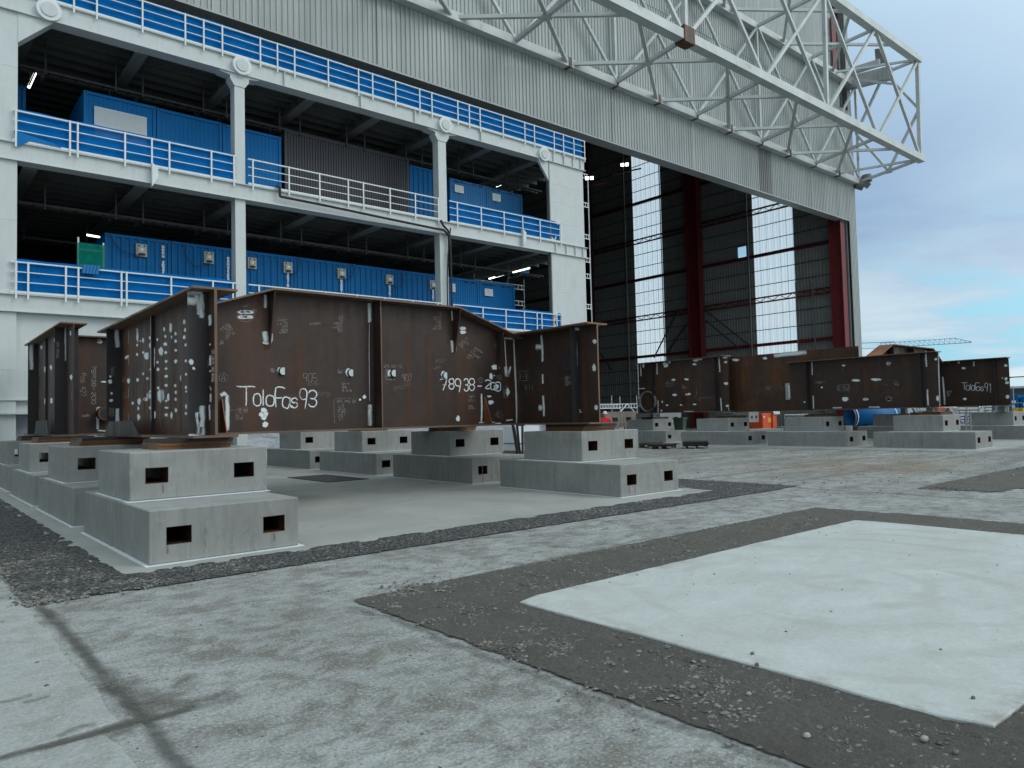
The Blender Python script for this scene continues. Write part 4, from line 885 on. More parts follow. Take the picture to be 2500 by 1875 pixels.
k = Ink('X', X3-.015, .005); k.pl(b5, [(590,390),(600,600),(610,900)], .25); k.pl(b5, [(640,800),(640,960)], .4); k.build('rust_streak', 'rust_patch', F3)
p = aX(*b5(205, 868), X3-.02); mb = MB(); n = 28; vs = []
for rr, xx in ((.62, -.12), (.54, -.12), (.52, .9), (.62, .0)): vs += [(p.x+xx, p.y+rr*math.cos(2*math.pi*i/n), p.z+rr*math.sin(2*math.pi*i/n)) for i in range(n)]
mb.add(vs, [(i, (i+1) % n, n+(i+1) % n, n+i) for i in range(n)]+[(n+i, n+(i+1) % n, 2*n+(i+1) % n, 2*n+i) for i in range(n)]+[(3*n+i, 3*n+(i+1) % n, (i+1) % n, i) for i in range(n)])
mb.build('pipe_sleeve', 'machine_grey', F3, smooth=True)
MB().tube((p.x+.014, p.y, p.z), (p.x+.01, p.y, p.z), .53, 28).build('pipe_mouth', 'black_rubber', F3)
GM = thing('plate_girder', 'orange brown rusty plate girder standing between the two far frames', 'steel girder', (34.5, 19, 1.66))
MB().box(34.35, 34.38, 15.6, 22.6, 1.66, 4.585).build('web', 'rusty_web', GM); MB().box(34.15, 34.58, 15.6, 22.1, 1.63, 1.66).build('bottom_flange', 'rust_edge', GM)
k = Ink('X', 34.35)
for a in ((1230,378,44,16),(1575,358,26,16),(2018,478,18,12),(2032,872,18,14)): k.blob(b5, *a)
k.pl(b5, [(1680,328),(1800,312),(1960,300),(2065,292)], .14); k.build('paint_spots', 'spray', GM)
k = Ink('X', 34.35, .006); k.note(b5, (1580, 700), (14, 0), (0, -18), 2, .012, 7); k.text(b5, '677', (1760, 720), (34, 0), (0, -36), .012); k.note(b5, (1350, 420), (14, 0), (0, -18), 2, .012, 2); k.build('chalk_notes', 'chalk_faint', GM)
p = aX(*b5(1935, 745), 34.3); tag(MB().box(34.32, 34.345, p.y-.55, p.y+.55, p.z-.42, p.z+.42).build('paper_sheet', 'galv'), 'framed sheet of paper fixed on the orange brown girder', 'notice')
tag(MB().box(34.31, 34.318, p.y-.40, p.y+.40, p.z-.32, p.z+.32).build('paper_sheet', 'paper'), 'white paper in the frame on the orange brown girder', 'paper')

# ================================================================== WHITE MODULE WITH OPEN DECKS
YF = 28.5
MOD = thing('module_building', 'huge white steel module with open decks of blue containers', 'building', (15, YF, 0))
LV = [(5.49, 6.06), (10.47, 11.06), (15.46, 16.10)]; XR = 29.85
fx = lambda x, y, Y=YF: aY(x, y, Y)
for i, (za, zb_) in enumerate(LV):
    mb = MB(); mb.box(-8, XR, YF, YF+.45, za+.02, zb_-.02); mb.build('deck_beam', 'white_paint', MOD)
    MB().box(-8, XR+.05, YF-.10, YF+.5, zb_-.02, zb_+.01).build('beam_flange', 'white_paint', MOD); MB().box(-8, XR+.05, YF-.08, YF+.5, za-.01, za+.02).build('beam_flange', 'white_paint', MOD)
    if i: 
        for x in (27.4, 28.2, 28.9, 29.5): MB().box(x, x+.03, YF-.075, YF, za+.02, zb_-.02).build('stiffener', 'white_paint', MOD)
    # ceiling plate with its ribs, floor above
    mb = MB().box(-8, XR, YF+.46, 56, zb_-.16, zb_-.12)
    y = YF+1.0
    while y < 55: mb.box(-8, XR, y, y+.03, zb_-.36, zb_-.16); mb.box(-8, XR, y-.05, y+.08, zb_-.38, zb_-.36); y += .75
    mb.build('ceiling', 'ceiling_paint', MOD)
    for x in (3.5, 6.95, 10.4, 13.6, 16.8, 20.1, 23.3, 26.5):
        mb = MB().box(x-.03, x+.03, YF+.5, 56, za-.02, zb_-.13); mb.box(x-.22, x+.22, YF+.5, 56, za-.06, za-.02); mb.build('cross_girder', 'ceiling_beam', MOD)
    if i:
        for yy, dz in ((31.0, .75), (36.5, .8)):
            mb = MB(); z = za-dz
            for s_ in (0, .35): mb.box(-2, XR-1, yy+s_, yy+s_+.03, z, z+.09)
            x = -2
            while x < XR-1: mb.box(x, x+.04, yy, yy+.35, z+.02, z+.05); x += .45
            mb.build('cable_tray', 'tray', MOD)
            x = 3.2
            while x < 27:
                for q in (0, .95):
                    mb = MB().box(x+q, x+q+.05, yy-.25, yy-.19, z-.12, zb_-.3); mb.box(x+q-.02, x+q+.07, yy-.25, yy+.9, z-.16, z-.1); mb.box(x+q, x+q+.05, yy+.82, yy+.88, z-.12, z+.2); mb.build('tray_hanger', 'tray', MOD)
                x += 3.25
# back bulkhead, columns and panels
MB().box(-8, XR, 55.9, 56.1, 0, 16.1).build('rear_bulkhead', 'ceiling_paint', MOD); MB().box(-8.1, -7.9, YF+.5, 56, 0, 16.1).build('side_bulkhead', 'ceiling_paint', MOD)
def facewall(x0, x1, segs, seam):
    for a, b in segs: MB().box(x0, x1, YF+.03, YF+(.9 if x0 < 0 else .12), a, b).build('corner_panel', 'white_paint', MOD)
    for z in seam: MB().box(x0+.01, x1-.01, YF+.022, YF+.03, z, z+.012).build('weld_seam', 'rail_white', MOD)
facewall(-8, 3.09, ((0, 5.48), (6.07, 10.46), (11.07, 15.45), (16.11, 22)), (3.6, 8.5, 13.6))
MB().box(2.2, 2.215, YF+.02, YF+.03, .1, 15.4).build('weld_seam', 'rail_white', MOD)
facewall(27.14, 29.75, ((0, 5.48), (6.07, 10.46), (11.07, 15.45)), (8.4, 12.2, 13.3, 14.3))
for a, b in ((0, 5.48), (6.07, 10.46), (11.07, 15.45)): MB().box(27.07, 27.135, YF+.0, YF+.2, a, b).build('door_post', 'machine_grey', MOD)
for (x0, x1) in ((10.2, 10.6), (19.86, 20.32)):
    for a, b in ((0, 5.48), (6.07, 10.46), (11.07, 15.45)): MB().box(x0, x1, YF+.03, YF+.48, a, b).build('column', 'white_paint', MOD)
    z = 15.47; mb = MB(); c = (x0+x1)/2; mb.prism([(x0-.01, YF+.0, z-.50), (x0-.17, YF+.0, z-.26), (x0-.17, YF, z-.12), (x0-.55, YF, z-.07), (x0-.62, YF, z), (x1+.62, YF, z), (x1+.55, YF, z-.07), (x1+.17, YF, z-.12), (x1+.17, YF, z-.26), (x1+.01, YF, z-.50)], (0, .49, 0)); mb.build('haunch', 'white_paint', MOD)
MB().prism([(3.09, YF+.01, 15.45), (4.1, YF+.01, 15.45), (3.09, YF+.01, 14.45)], (0, .5, 0)).build('haunch', 'white_paint', MOD)
MB().prism([(27.12, YF+.01, 15.45), (26.3, YF+.01, 15.45), (27.12, YF+.01, 14.35)], (0, .14, 0)).build('haunch', 'white_paint', MOD)
for sx, sy in ((118, 28), (588, 163), (1084, 307), (1325, 378)):
    p = fx(sx, sy); MB().tube((p.x, YF+.02, p.z), (p.x, YF-.17, p.z), .37, 28).build('bearing_disc', 'rail_white', MOD); MB().tube((p.x, YF-.171, p.z), (p.x, YF-.21, p.z), .24, 28).build('disc_cap', 'white_paint', MOD)
MB().box(-8, 27.12, YF+.18, YF+.6, 2.2, 5.48).build('base_wall', 'white_paint', MOD)
MB().box(-8, 27.12, YF-.02, YF+.6, 2.60, 2.63).build('base_flange', 'white_paint', MOD); MB().box(-8, 27.12, YF-.12, YF+.6, 2.15, 2.2).build('base_flange', 'white_paint', MOD)
for x in (2.62, 6, 9.5, 13, 16.5, 20, 23.5): MB().box(x, x+.03, YF+.02, YF+.18, 2.2, 2.6).build('stiffener', 'white_paint', MOD)
for sx, sy in ((375, 430), (1275, 582)):
    p = fx(sx, sy); MB().prism([(p.x-.1, YF-.22, p.z-.45), (p.x+.1, YF-.22, p.z-.1), (p.x+.1, YF-.22, p.z+.3), (p.x-.1, YF-.22, p.z+.42)], (0, .2, 0)).build('lifting_lug', 'rail_white', MOD)
for x in (12.2, 15.7, 18.5, 22.4): MB().box(x, x+.03, YF-.1, YF, 15.48, 16.08).build('stiffener', 'white_paint', MOD)
# dust sheet hanging under the module
mb = MB(); nx, nz = 120, 14; vs = []
for j in range(nz+1):
    for i in range(nx+1):
        x = -8+35*i/nx; z = 2.2*j/nz; vs.append((x, YF+.75+.09*noise.noise(Vector((x*1.1, z*.6, 1)))+.05*noise.noise(Vector((x*4, z*2.5, 2)))-.15*(1-j/nz), z))
mb.add(vs, [(j*(nx+1)+i, j*(nx+1)+i+1, (j+1)*(nx+1)+i+1, (j+1)*(nx+1)+i) for j in range(nz) for i in range(nx)])
tag(mb.build('tarpaulin', 'tarp', smooth=True), 'long wrinkled pale tarpaulin hanging below the white module', 'tarpaulin')

# railings
YR = YF-.05
def railing(xa, xb, zd, posts, lab, gates=(), h=1.07):
    r = thing('railing', lab, 'railing', (xa, YR, zd), 'white deck railings along the module')
    zs = (zd+h, zd+h*.68, zd+h*.37)
    MB().box(xa, xb, YR-.045, YR+.03, zs[0]-.045, zs[0]).build('top_rail', 'rail_white', r)
    for z in zs[1:]: MB().box(xa, xb, YR-.04, YR-.005, z-.015, z+.014).build('mid_rail', 'rail_white', r)
    MB().box(xa, xb, YR-.05, YR+.0, zd+.02, zd+.10).build('toe_rail', 'rail_white', r)
    for x in posts:
        wd = .028
        MB().box(x-wd, x+wd, YR-.075, YR-.046, zd-.16, zs[0]-.0).build('post', 'rail_white', r)
    return r
K = .9194
PX = lambda l: [x*K for x in l]
railing(2.0, 29.9, 16.1, PX([5.09,5.85,7.45,9.06,9.79,10.55,12.18,12.95,13.75,15.39,16.96,17.72,19.01,20.43,21.17,22.82,23.58,24.31,25.93,27.54,28.28,29.85,30.62,31.5,32.42]), 'long white railing along the top deck with blue netting behind')
railing(2.95, 10.22, 11.06, PX([3.3,4.97,5.22,6.82,7.78,8.43,10.07,11.0]), 'white middle deck railing left of the second column')
railing(10.68, 19.82, 11.06, PX([11.81,13.43,14.89,16.33,17.13,18.59,20.05,21.45]), 'bare white middle deck railing in front of the dark grey container')
railing(20.4, 27.9, 11.06, PX([22.65,24.24,25.84,27.21,28.54,30.2]), 'white middle deck railing with net at the right of the third column')
railing(2.9, 10.2, 6.06, PX([3.33,3.69,4.85,5.25,6.69,6.87,8.48,10.1,10.92]), 'white lower deck railing at the left with blue netting')
railing(10.66, 19.8, 6.06, PX([12.03,13.6,15.1,16.7,18.2,19.8,21.3]), 'white lower deck railing before the row of numbered containers')
railing(20.4, 27.8, 6.06, PX([22.3,24.21,25.81,27.16,28.12,28.49,29.68,30.1]), 'white lower deck railing with net at the right end')
def net(xa, xb, zd, lab, h=1.12, mat='blue_net', y=None):
    mb = MB(); nx = int((xb-xa)/.14); nz = 8; vs = []; y = YR+.07 if y is None else y
    for j in range(nz+1):
        for i in range(nx+1):
            x = xa+(xb-xa)*i/nx; z = zd+.04+(h)*j/nz+(.05*noise.noise(Vector((x*.8, 3, zd))) if j == nz else 0)
            vs.append((x, y+.035*noise.noise(Vector((x*1.7, z*1.1, zd)))+.02*noise.noise(Vector((x*7, z*3, 1))), z))
    mb.add(vs, [(j*(nx+1)+i, j*(nx+1)+i+1, (j+1)*(nx+1)+i+1, (j+1)*(nx+1)+i) for j in range(nz) for i in range(nx)])
    return tag(mb.build('safety_net', mat, smooth=True), lab, 'netting', 'netting hung on the deck railings')
net(2.1, 29.75, 16.1, 'long blue netting on the top deck railing'); net(3.1, 10.15, 11.06, 'blue netting on the middle deck railing at the left'); net(20.45, 27.8, 11.06, 'blue netting on the middle deck railing at the right')
net(3.1, 10.1, 6.06, 'blue netting on the lower deck railing at the left'); net(20.45, 27.7, 6.06, 'blue netting on the lower deck railing at the right')
p = fx(*z1(150, 960)); mb = MB(); mb.prism([(p.x-.25, YF-.12, p.z+.3), (p.x+.9, YF-.12, p.z+.12), (p.x+1.1, YF-.12, p.z+.02), (p.x+.2, YF-.12, p.z+.05), (p.x-.12, YF-.12, p.z-.2)], (0, .04, 0)); tag(mb.build('loose_netting', 'blue_cabin'), 'torn corner of blue netting hanging over the middle deck edge', 'netting')
p = fx(*z5(700, 500)); mb = MB(); 
for i in range(5): mb.tube((p.x-.25+i*.1, YR-.1, p.z-.18), (p.x-.2+i*.1, YR-.1, p.z+.12), .055, 8)
tag(mb.build('blue_hose_bundle', 'blue_light'), 'blue strap bundle tied on the lower left top rail', 'strap')

# containers
YC = 30.8
def stacked_text(k, zfn, tx, x, y, cw, chh, adv):
    for i, ch in enumerate(tx): k.glyph(zfn, ch, (x, y+adv*i+chh), (cw, 0), (0, -chh), .022)
def container(s0, s1, ytop, zd, col, lab, pitch=.30, depth=6.0, y=YC, rib=.045, xa=None, xb=None, zt=None, grp=None):
    xa = aY(s0, ytop, y).x+.02 if xa is None else xa; xb = aY(s1, ytop, y).x-.02 if xb is None else xb; zt = aY((s0+s1)/2, ytop, y).z if zt is None else zt
    r = thing('cabin_container', lab, 'container', (xa, y, zd), grp or 'containers standing on the module decks')
    f = .11
    MB().corr((xa+f, y+.05, zd+f), (1, 0, 0), xb-xa-2*f, zt-zd-2*f, (0, -1, 0), pitch, rib).build('front_wall', col, r)
    MB().corr((xa+.02, y+depth, zd), (0, -1, 0), depth, zt-zd, (-1, 0, 0), .3, .03).build('side_wall', col, r)
    MB().box(xa, xb, y+.1, y+depth, zt-.06, zt-.02).build('roof', col, r); MB().box(xb-.05, xb, y+.1, y+depth, zd, zt-.07).build('side_wall', col, r)
    mb = MB()
    for q in ((xa, xb, zd, zd+f), (xa, xb, zt-f, zt)): mb.box(q[0], q[1], y, y+.1, q[2], q[3])
    for q in ((xa, xa+f), (xb-f, xb)): mb.box(q[0], q[1], y, y+.1, zd+f, zt-f)
    mb.build('frame', col, r)
    for x in (xa, xb-.14): MB().box(x-.004, x+.144, y-.006, y+.1, zt-.13, zt+.004).build('corner_casting', col, r); MB().box(x+.045, x+.095, y-.008, y-.006, zt-.10, zt-.03).build('casting_hole', 'black_rubber', r)
    return r
def elecbox(r, z, x0, y0, x1, y1, Y=YC-.02):
    a, b = aY(*z(x0, y0), Y), aY(*z(x1, y1), Y); x0, x1 = a.x, b.x; z1_, z0_ = a.z, b.z
    q = MB().box(x0, x1, Y-.05, Y+.07, z0_, z1_).build('electric_box', 'grey_box', r); MB().box(x0+.06, x1-.06, Y-.10, Y-.051, z0_+.08, z1_-.14).build('box_lid', 'grey_box', q); MB().box(x0+.08, x1-.08, Y-.11, Y-.101, z0_+.04, z0_+.12).build('box_slot', 'black_rubber', q)
    MB().box((x0+x1)/2-.05, (x0+x1)/2+.05, Y-.108, Y-.102, z1_-.27, z1_-.17).build('box_label', 'paper', q)
    for x in (x0+.06, x1-.12): MB().box(x, x+.06, Y-.056, Y-.051, z1_-.1, z1_-.04).build('box_hole', 'black_rubber', q)
def window(r, z, x0, y0, x1, y1, Y=YC-.02):
    a, b = aY(*z(x0, y0), Y), aY(*z(x1, y1), Y); q = MB().box(a.x, b.x, Y-.03, Y+.05, b.z, a.z).build('window', 'rail_white', r); MB().box(a.x+.08, b.x-.08, Y-.034, Y-.031, b.z+.08, a.z-.08).build('pane', 'white_shutter', q)
e1 = [255, 418, 579, 725, 855, 970, 1080]; yt = [572, 596, 618, 637, 653, 669]
nm = ['leftmost blue container of the lower deck row, coded DDDU', 'second blue container of the lower row, coded in white', 'lower row blue container just right of the column', 'fourth blue container of the lower row', 'fifth blue container of the lower row', 'sixth blue container of the lower row beside the drainpipe']
L1 = [container(e1[i], e1[i+1], yt[i], 6.08, 'blue_box', nm[i], zt=9.0) for i in range(6)]
for r_, z, b in ((L1[0], z5, (1048,300,1132,405)), (L1[1], z5, (1573,360,1647,458)), (L1[2], z5, (1910,405,1977,498)), (L1[2], z6, (708,145,785,250)), (L1[3], z6, (1193,203,1265,302)), (L1[4], z6, (1630,260,1692,352)), (L1[5], z6, (2024,310,2080,400))): elecbox(r_, z, *b)
for r_, z, tx, x, y, cw, chh, adv in ((L1[0], z5, 'DDDU 20321 0', 1249, 320, 13, 16, 23.5), (L1[1], z5, 'BNOU29053', 1751, 408, 12, 15, 21), (L1[2], z6, '20310', 738, 255, 12, 17, 24), (L1[3], z6, '020001', 1220, 310, 12, 14, 20), (L1[4], z6, '02301', 1654, 362, 12, 15, 21), (L1[5], z6, '02001', 2045, 404, 10, 14, 20)):
    k = Ink('Y', YC, .05); stacked_text(k, z, tx, x, y, cw, chh, adv); k.build('container_code', 'white_letter', r_)
c7 = container(1085, 1170, 683, 6.08, 'blue_cabin', 'blue cabin with small window right of the drainpipe, lower deck', .14, rib=.018, zt=8.98); window(c7, z7, 630, 448, 668, 517)
c8 = container(1170, 1257, 693, 6.08, 'blue_cabin', 'end blue cabin with white framed window on the lower deck', .14, rib=.018, zt=8.98); window(c8, z7, 893, 487, 957, 550)
m1 = container(203, 382, 240, 11.08, 'blue_cabin', 'blue cabin with a large white roller shutter, middle deck', .16, rib=.012, zt=14.30)
a, b = aY(*z1(636, 715), YC-.02), aY(*z1(990, 980), YC-.02); q = MB().box(a.x, b.x, YC-.04, YC+.05, b.z, a.z).build('window_frame', 'rail_white', m1)
mb = MB(); z = b.z+.04
while z < a.z-.06: mb.box(a.x+.04, b.x-.04, YC-.055, YC-.041, z, z+.042); z += .055
mb.build('shutter', 'white_shutter', q)
container(382, 543, 285, 11.08, 'blue_cabin', 'second blue cabin, middle deck, right of the shuttered one', .16, rib=.012, zt=14.28)
container(543, 687, 315, 11.08, 'blue_cabin', 'third blue cabin behind the second column, middle deck', .16, rib=.012, zt=14.26)
container(694, 998, 350, 11.08, 'anthracite', 'long dark grey ribbed container on the middle deck', .13, rib=.03, zt=14.66)
container(999, 1090, 400, 11.08, 'blue_box', 'narrow blue corrugated container next to the dark grey one', .28, zt=14.4)
c9 = container(1098, 1192, 440, 11.08, 'blue_light', 'paler blue cabin with window just right of the third column', .16, rib=.015, zt=14.2); window(c9, z2, 1133, 1245, 1193, 1308)
c10 = container(1192, 1275, 462, 11.08, 'blue_light', 'paler blue cabin with window, second from the third column', .16, rib=.015, zt=14.18); window(c10, z2, 1387, 1303, 1443, 1365)
for r_, z, ls in ((c9, z2, ((1130,1215,1160,1228),(1170,1220,1195,1232),(1255,1240,1280,1252),(1298,1250,1322,1262))), (c10, z2, ((1385,1272,1410,1284),(1420,1280,1445,1292),(1500,1300,1525,1312),(1540,1308,1565,1318))), (c8, z7, ((890,450,925,462),(935,455,965,466),(1025,466,1055,478),(1075,472,1100,483))), (c7, z7, ((740,430,770,442),(790,437,820,448)))):
    for b in ls: a_, b_ = aY(*z(b[0], b[1]), YC-.03), aY(*z(b[2], b[3]), YC-.03); MB().box(a_.x, b_.x, YC-.01, YC-.002, b_.z, a_.z).build('lifting_slot', 'black_rubber', r_)
container(0, 0, 0, 11.08, 'blue_box', 'blue container half hidden by the left corner panel', xa=1.3, xb=3.72, zt=14.4, y=32.0)
container(0, 0, 0, 11.08, 'blue_box', 'dark blue container deep on the middle deck by the right panel', xa=31.9*.9194+.2, xb=35.0*.9194, zt=13.9, y=36.0, depth=3)
container(0, 0, 0, 11.08, 'blue_box', 'shaded blue container at the right end of the middle deck', xa=26.0, xb=29.2, zt=13.95, y=34.5, depth=3)
container(0, 0, 0, 6.08, 'blue_box', 'dark blue container behind the scaffold on the lower deck', xa=27.3, xb=30.2, zt=8.4, y=37.5, depth=3)
# hanging leads between boxes
def cable(pts, Y, r, lab, mat='black_rubber', cat='cable', grp=None):
    P_ = [aY(x, y, Y) for x, y in pts]; Q = []
    for i in range(len(P_)-1):
        for q in range(4):
            u = q/4; p0 = P_[max(0, i-1)]; p1 = P_[i]; p2 = P_[i+1]; p3 = P_[min(len(P_)-1, i+2)]
            Q.append(.5*(2*p1+(p2-p0)*u+(2*p0-5*p1+4*p2-p3)*u*u+(-p0+3*p1-3*p2+p3)*u**3))
    Q.append(P_[-1]); return tag(MB().path(Q, r, 6).build('cable' if cat == 'cable' else 'drain_pipe', mat), lab, cat, grp)
gc = 'black leads hanging on the lower deck containers'
cable([z5(850,215), z5(880,290), z5(950,360), z5(1075,390)], YC-.12, .014, 'black lead drooping to the electric box of the leftmost container', grp=gc)
cable([z5(1400,290), z5(1440,400), z5(1510,475), z5(1610,450)], YC-.12, .014, 'black lead drooping to the electric box of the second container', grp=gc)
cable([z6(850,110), z6(850,200), z6(800,260), z6(770,245)], YC-.12, .014, 'black lead beside the third container electric box', grp=gc)
cable([z6(1330,170), z6(1335,250), z6(1295,300), z6(1250,290)], YC-.12, .014, 'black lead beside the fourth container electric box', grp=gc)
cable([z6(1775,235), z6(1780,330), z6(1735,380), z6(1690,348)], YC-.12, .014, 'black lead beside the fifth container electric box', grp=gc)
pts = [z1(1865,1255), z1(1888,1265), z1(1890,1325), z1(1920,1332), z1(2212,1390), z2(300,1395), z2(700,1480), z2(1000,1542), z2(1060,1552), z2(1097,1592)]
tag(MB().path([aY(x, y, YF-.2) for x, y in pts], .055, 8).build('drain_pipe', 'black_rubber'), 'black pipe running under the middle deck railing', 'pipe')
pts = [z2(1040,1485), z2(1055,1520), z2(1092,1560), z2(1098,1660), z7(630,100), z7(640,500), z7(643,640)]
tag(MB().path([aY(x, y, YF-.16) for x, y in pts], .05, 8).build('drain_pipe', 'black_rubber'), 'black pipe running down the third column', 'pipe')
MBp = MB().path([aY(x, y, YF-.13) for x, y in (z7(632,20), z7(612,230), z7(606,420), z7(610,640))], .03, 6); tag(MBp.build('drain_pipe', 'black_rubber'), 'thin black hose beside the pipe on the third column', 'hose')
# tube lamps
def tube_lamp(p, q, lab):
    d = (q-p).normalized(); r = thing('tube_lamp', lab, 'lamp', tuple(p), 'lit tube lamps under the deck ceilings')
    MB().bar(p+Vector((0,0,.05)), q+Vector((0,0,.05)), .12, .05).build('housing', 'tray', r); MB().tube(p, q, .045, 8).build('tube', 'tube_light', r)
    for s_ in (.2, .8): c_ = p.lerp(q, s_); MB().tube(c_+Vector((0,0,.07)), c_+Vector((0,0,.6)), .01, 4).build('hanger', 'tray', r)
zc = 9.75
tube_lamp(aZ(*z7(930,412), zc), aZ(*z7(1045,380), zc), 'lit tube lamp above the end cabin, nearer the third column'); tube_lamp(aZ(*z7(1115,362), zc), aZ(*z7(1240,330), zc), 'lit tube lamp above the scaffold on the lower deck')
tube_lamp(aY(*z1(193,592), 31.2), aY(*z1(238,492), 31.2), 'bright tube lamp at the left end of the middle deck'); tube_lamp(aZ(*z1(588,1585), zc), aZ(*z1(672,1600), zc), 'short tube lamp above the leftmost lower deck container')
tube_lamp(aY(*z2(1418,1264), 33), aY(*z2(1450,1250), 33), 'tube lamp above the paler blue cabins')

# scaffolds
def tubes(r, segs, rad=.024, mat='galv', nm='tube'):
    for p, q in segs: MB().tube(p, q, rad, 6).build(nm, mat, r)
def scaffold(x0, x1, y0, y1, z0, z1_, nx, nz, lab, grp='metal scaffolds', mat='galv', ledger=True):
    r = thing('scaffold', lab, 'scaffold', (x0, y0, z0), grp); xs = [x0+(x1-x0)*i/nx for i in range(nx+1)]
    for x in xs:
        for y in (y0, y1): MB().tube((x, y, z0), (x, y, z1_), .026, 6).build('standard', mat, r)
    for j in range(nz):
        z = z0+(z1_-z0)*(j+.6)/nz
        for y in (y0, y1):
            mb = MB().box(x0, x1, y-.02, y+.02, z, z+.04); mb.box(x0, x1, y-.02, y+.02, z-.26, z-.22); x = x0
            while x < x1: mb.box(x, x+.04, y-.015, y+.015, z-.22, z); x += .3
            mb.build('lattice_ledger', mat, r)
        for x in xs: MB().box(x-.02, x+.02, y0, y1, z, z+.04).build('transom', mat, r)
    for i in range(nx): MB().tube((xs[i], y0-.03, z0+.1), (xs[i+1], y0-.03, z0+(z1_-z0)*.6), .024, 6).build('brace', mat, r)
    return r
scaffold(25.6, 29.4, 33.4, 35.2, 6.1, 10.0, 3, 4, 'tangled scaffold seen behind the right end of the lower deck')
scaffold(24.6, 28.6, 37.6, 39.2, 11.1, 14.9, 3, 3, 'scaffold at the back right of the middle deck')
r = thing('scaffold', 'thin scaffold pole with short ladder brackets beside the right white panel', 'scaffold', (30.25, YF+.2, 0), 'metal scaffolds')
MB().tube((30.33, YF+.2, 0), (30.33, YF+.2, 15.2), .03, 6).build('standard', 'rail_white', r)
for sx, sy in ((1442, 434), (1444, 504), (1446, 581), (1445, 637), (1446, 676), (1448, 750), (1450, 812)):
    z = aY(sx, sy, YF+.2).z; mb = MB().box(29.8, 30.33, YF+.18, YF+.22, z+.1, z+.14); mb.box(29.8, 30.33, YF+.18, YF+.22, z-.14, z-.10)
    for x in (29.86, 30.05, 30.24): mb.box(x, x+.03, YF+.185, YF+.215, z-.1, z+.1)
    mb.build('bracket', 'rail_white', r)
p = fx(*z5(600, 500)); q = fx(*z5(803, 500)); r = thing('scaffold', 'small scaffold corner wrapped in green netting on the lower deck', 'scaffold', (p.x, 29.2, 6.1), 'metal scaffolds')
xa_, xb_ = aY(*z5(603,400), 29.2).x, aY(*z5(797,400), 29.2).x; zt_ = aY(*z5(603,250), 29.2).z
for x in (xa_, xb_): MB().tube((x, 29.2, 6.1), (x, 29.2, zt_-.1*(x > xa_+.1)), .03, 6).build('standard', 'rail_white', r)
for zz_ in (7.35, 7.9, 6.7): MB().box(xa_, xb_, 29.18, 29.22, zz_, zz_+.05).build('lattice_ledger', 'galv', r)
mb = MB(); nx, nz = 10, 10; mb.add([(xa_-.05+(xb_-xa_+.1)*i/nx, 29.14+.05*noise.noise(Vector((i, j*.7, 5))), 6.2+1.95*j/nz) for j in range(nz+1) for i in range(nx+1)], [(j*(nx+1)+i, j*(nx+1)+i+1, (j+1)*(nx+1)+i+1, (j+1)*(nx+1)+i) for j in range(nz) for i in range(nx)])
tag(mb.build('safety_net', 'green_net'), 'green netting wrapped round the small scaffold corner', 'netting')

# ================================================================== ASSEMBLY HALL
YH, XH, XO, XE = 30.9, 67.34, 68.66, 68.85
HALL = thing('assembly_hall', 'giant corrugated metal hall with an open door front', 'building', (XO, YH, 0))
ZE = 19.0; ZC = 22.7
st = (aY(*z3(1660, 1450), YH).x, aY(*z3(1775, 1450), YH).x)
def seams(x0, x1, z0, z1_, xs, y):
    for x in xs: MB().box(x, x+.12, y-.075, y-.055, z0, z1_).build('cover_strip', 'cladding', HALL)
MB().corr((-5, YH, ZE), (1, 0, 0), st[0]+5, 10.4, (0, -1, 0), .27, .055).build('front_cladding', 'cladding', HALL)
MB().corr((st[1], YH, ZE), (1, 0, 0), XH-st[1], 10.4, (0, -1, 0), .27, .055).build('front_cladding', 'cladding', HALL)
MB().corr((st[0], YH, ZC), (1, 0, 0), st[1]-st[0], 6.7, (0, -1, 0), .27, .055).build('front_cladding', 'cladding', HALL)
MB().corr((st[0], YH-.01, ZE), (1, 0, 0), st[1]-st[0], ZC-ZE, (0, -1, 0), .27, .055).build('stained_cladding', 'cladding_stained', HALL)
seams(0, 0, ZE, 29.4, (10.1, 18.0, 26.5, 35.0, 43.5, 52., 60.5), YH)
MB().corr((XH+.01, YH-.02, 0), (1, 0, 0), XO-XH-.01, 29.4, (0, -1, 0), .24, .05).build('corner_cladding', 'cladding', HALL); 
MB().corr((XO, YH-.02, 0), (0, 1, 0), 3.0, 58, (1, 0, 0), .24, .05).build('corner_cladding', 'cladding', HALL); MB().box(XH+.1, XO, YH+2.9, YH+2.96, 0, 58).build('corner_cladding', 'cladding', HALL)
for ya, yb, za, zb_ in ((YH+3, 36.3, 0, 45), (40.85, 41.5, 0, 45), (42.7, 52.25, 0, 45), (56.6, 101, 0, 45), (41.5, 42.7, 0, 17.4), (41.5, 42.7, 18.8, 45), (36.3, 40.85, 0, 2.4), (36.3, 40.85, 33.3, 45), (52.25, 56.6, 0, 2.4), (52.25, 56.6, 33.3, 45)):
    MB().corr((XH+.12, ya, za), (0, 1, 0), yb-ya, zb_-za, (1, 0, 0), .3, .05).build('outer_side_cladding', 'cladding', HALL)
MB().corr((-5, YH, 29.41), (1, 0, 0), 71.4, 3.0, (0, -1, 0), .27, .055).build('front_cladding', 'cladding', HALL)
MB().corr((-5, YH+.5, 32.4), (1, 0, 0), 71.4, 26, (0, -1, 0), .2, .04).build('upper_cladding', 'cladding', HALL)
MB().corr((68.05, YH, 29.41), (1, 0, 0), .61, 29, (0, -1, 0), .2, .04).build('corner_cladding', 'cladding', HALL)
mb = MB().box(66.5, 66.56, YH+.5, YH+1.6, 22, 58); mb.box(67.9, 67.96, YH+.5, YH+1.6, 22, 58); mb.box(66.57, 67.89, YH+1., YH+1.06, 22, 58); z = 24
while z < 57: mb.box(66.57, 67.89, YH+.6, YH+.99, z, z+.08); z += 1.6
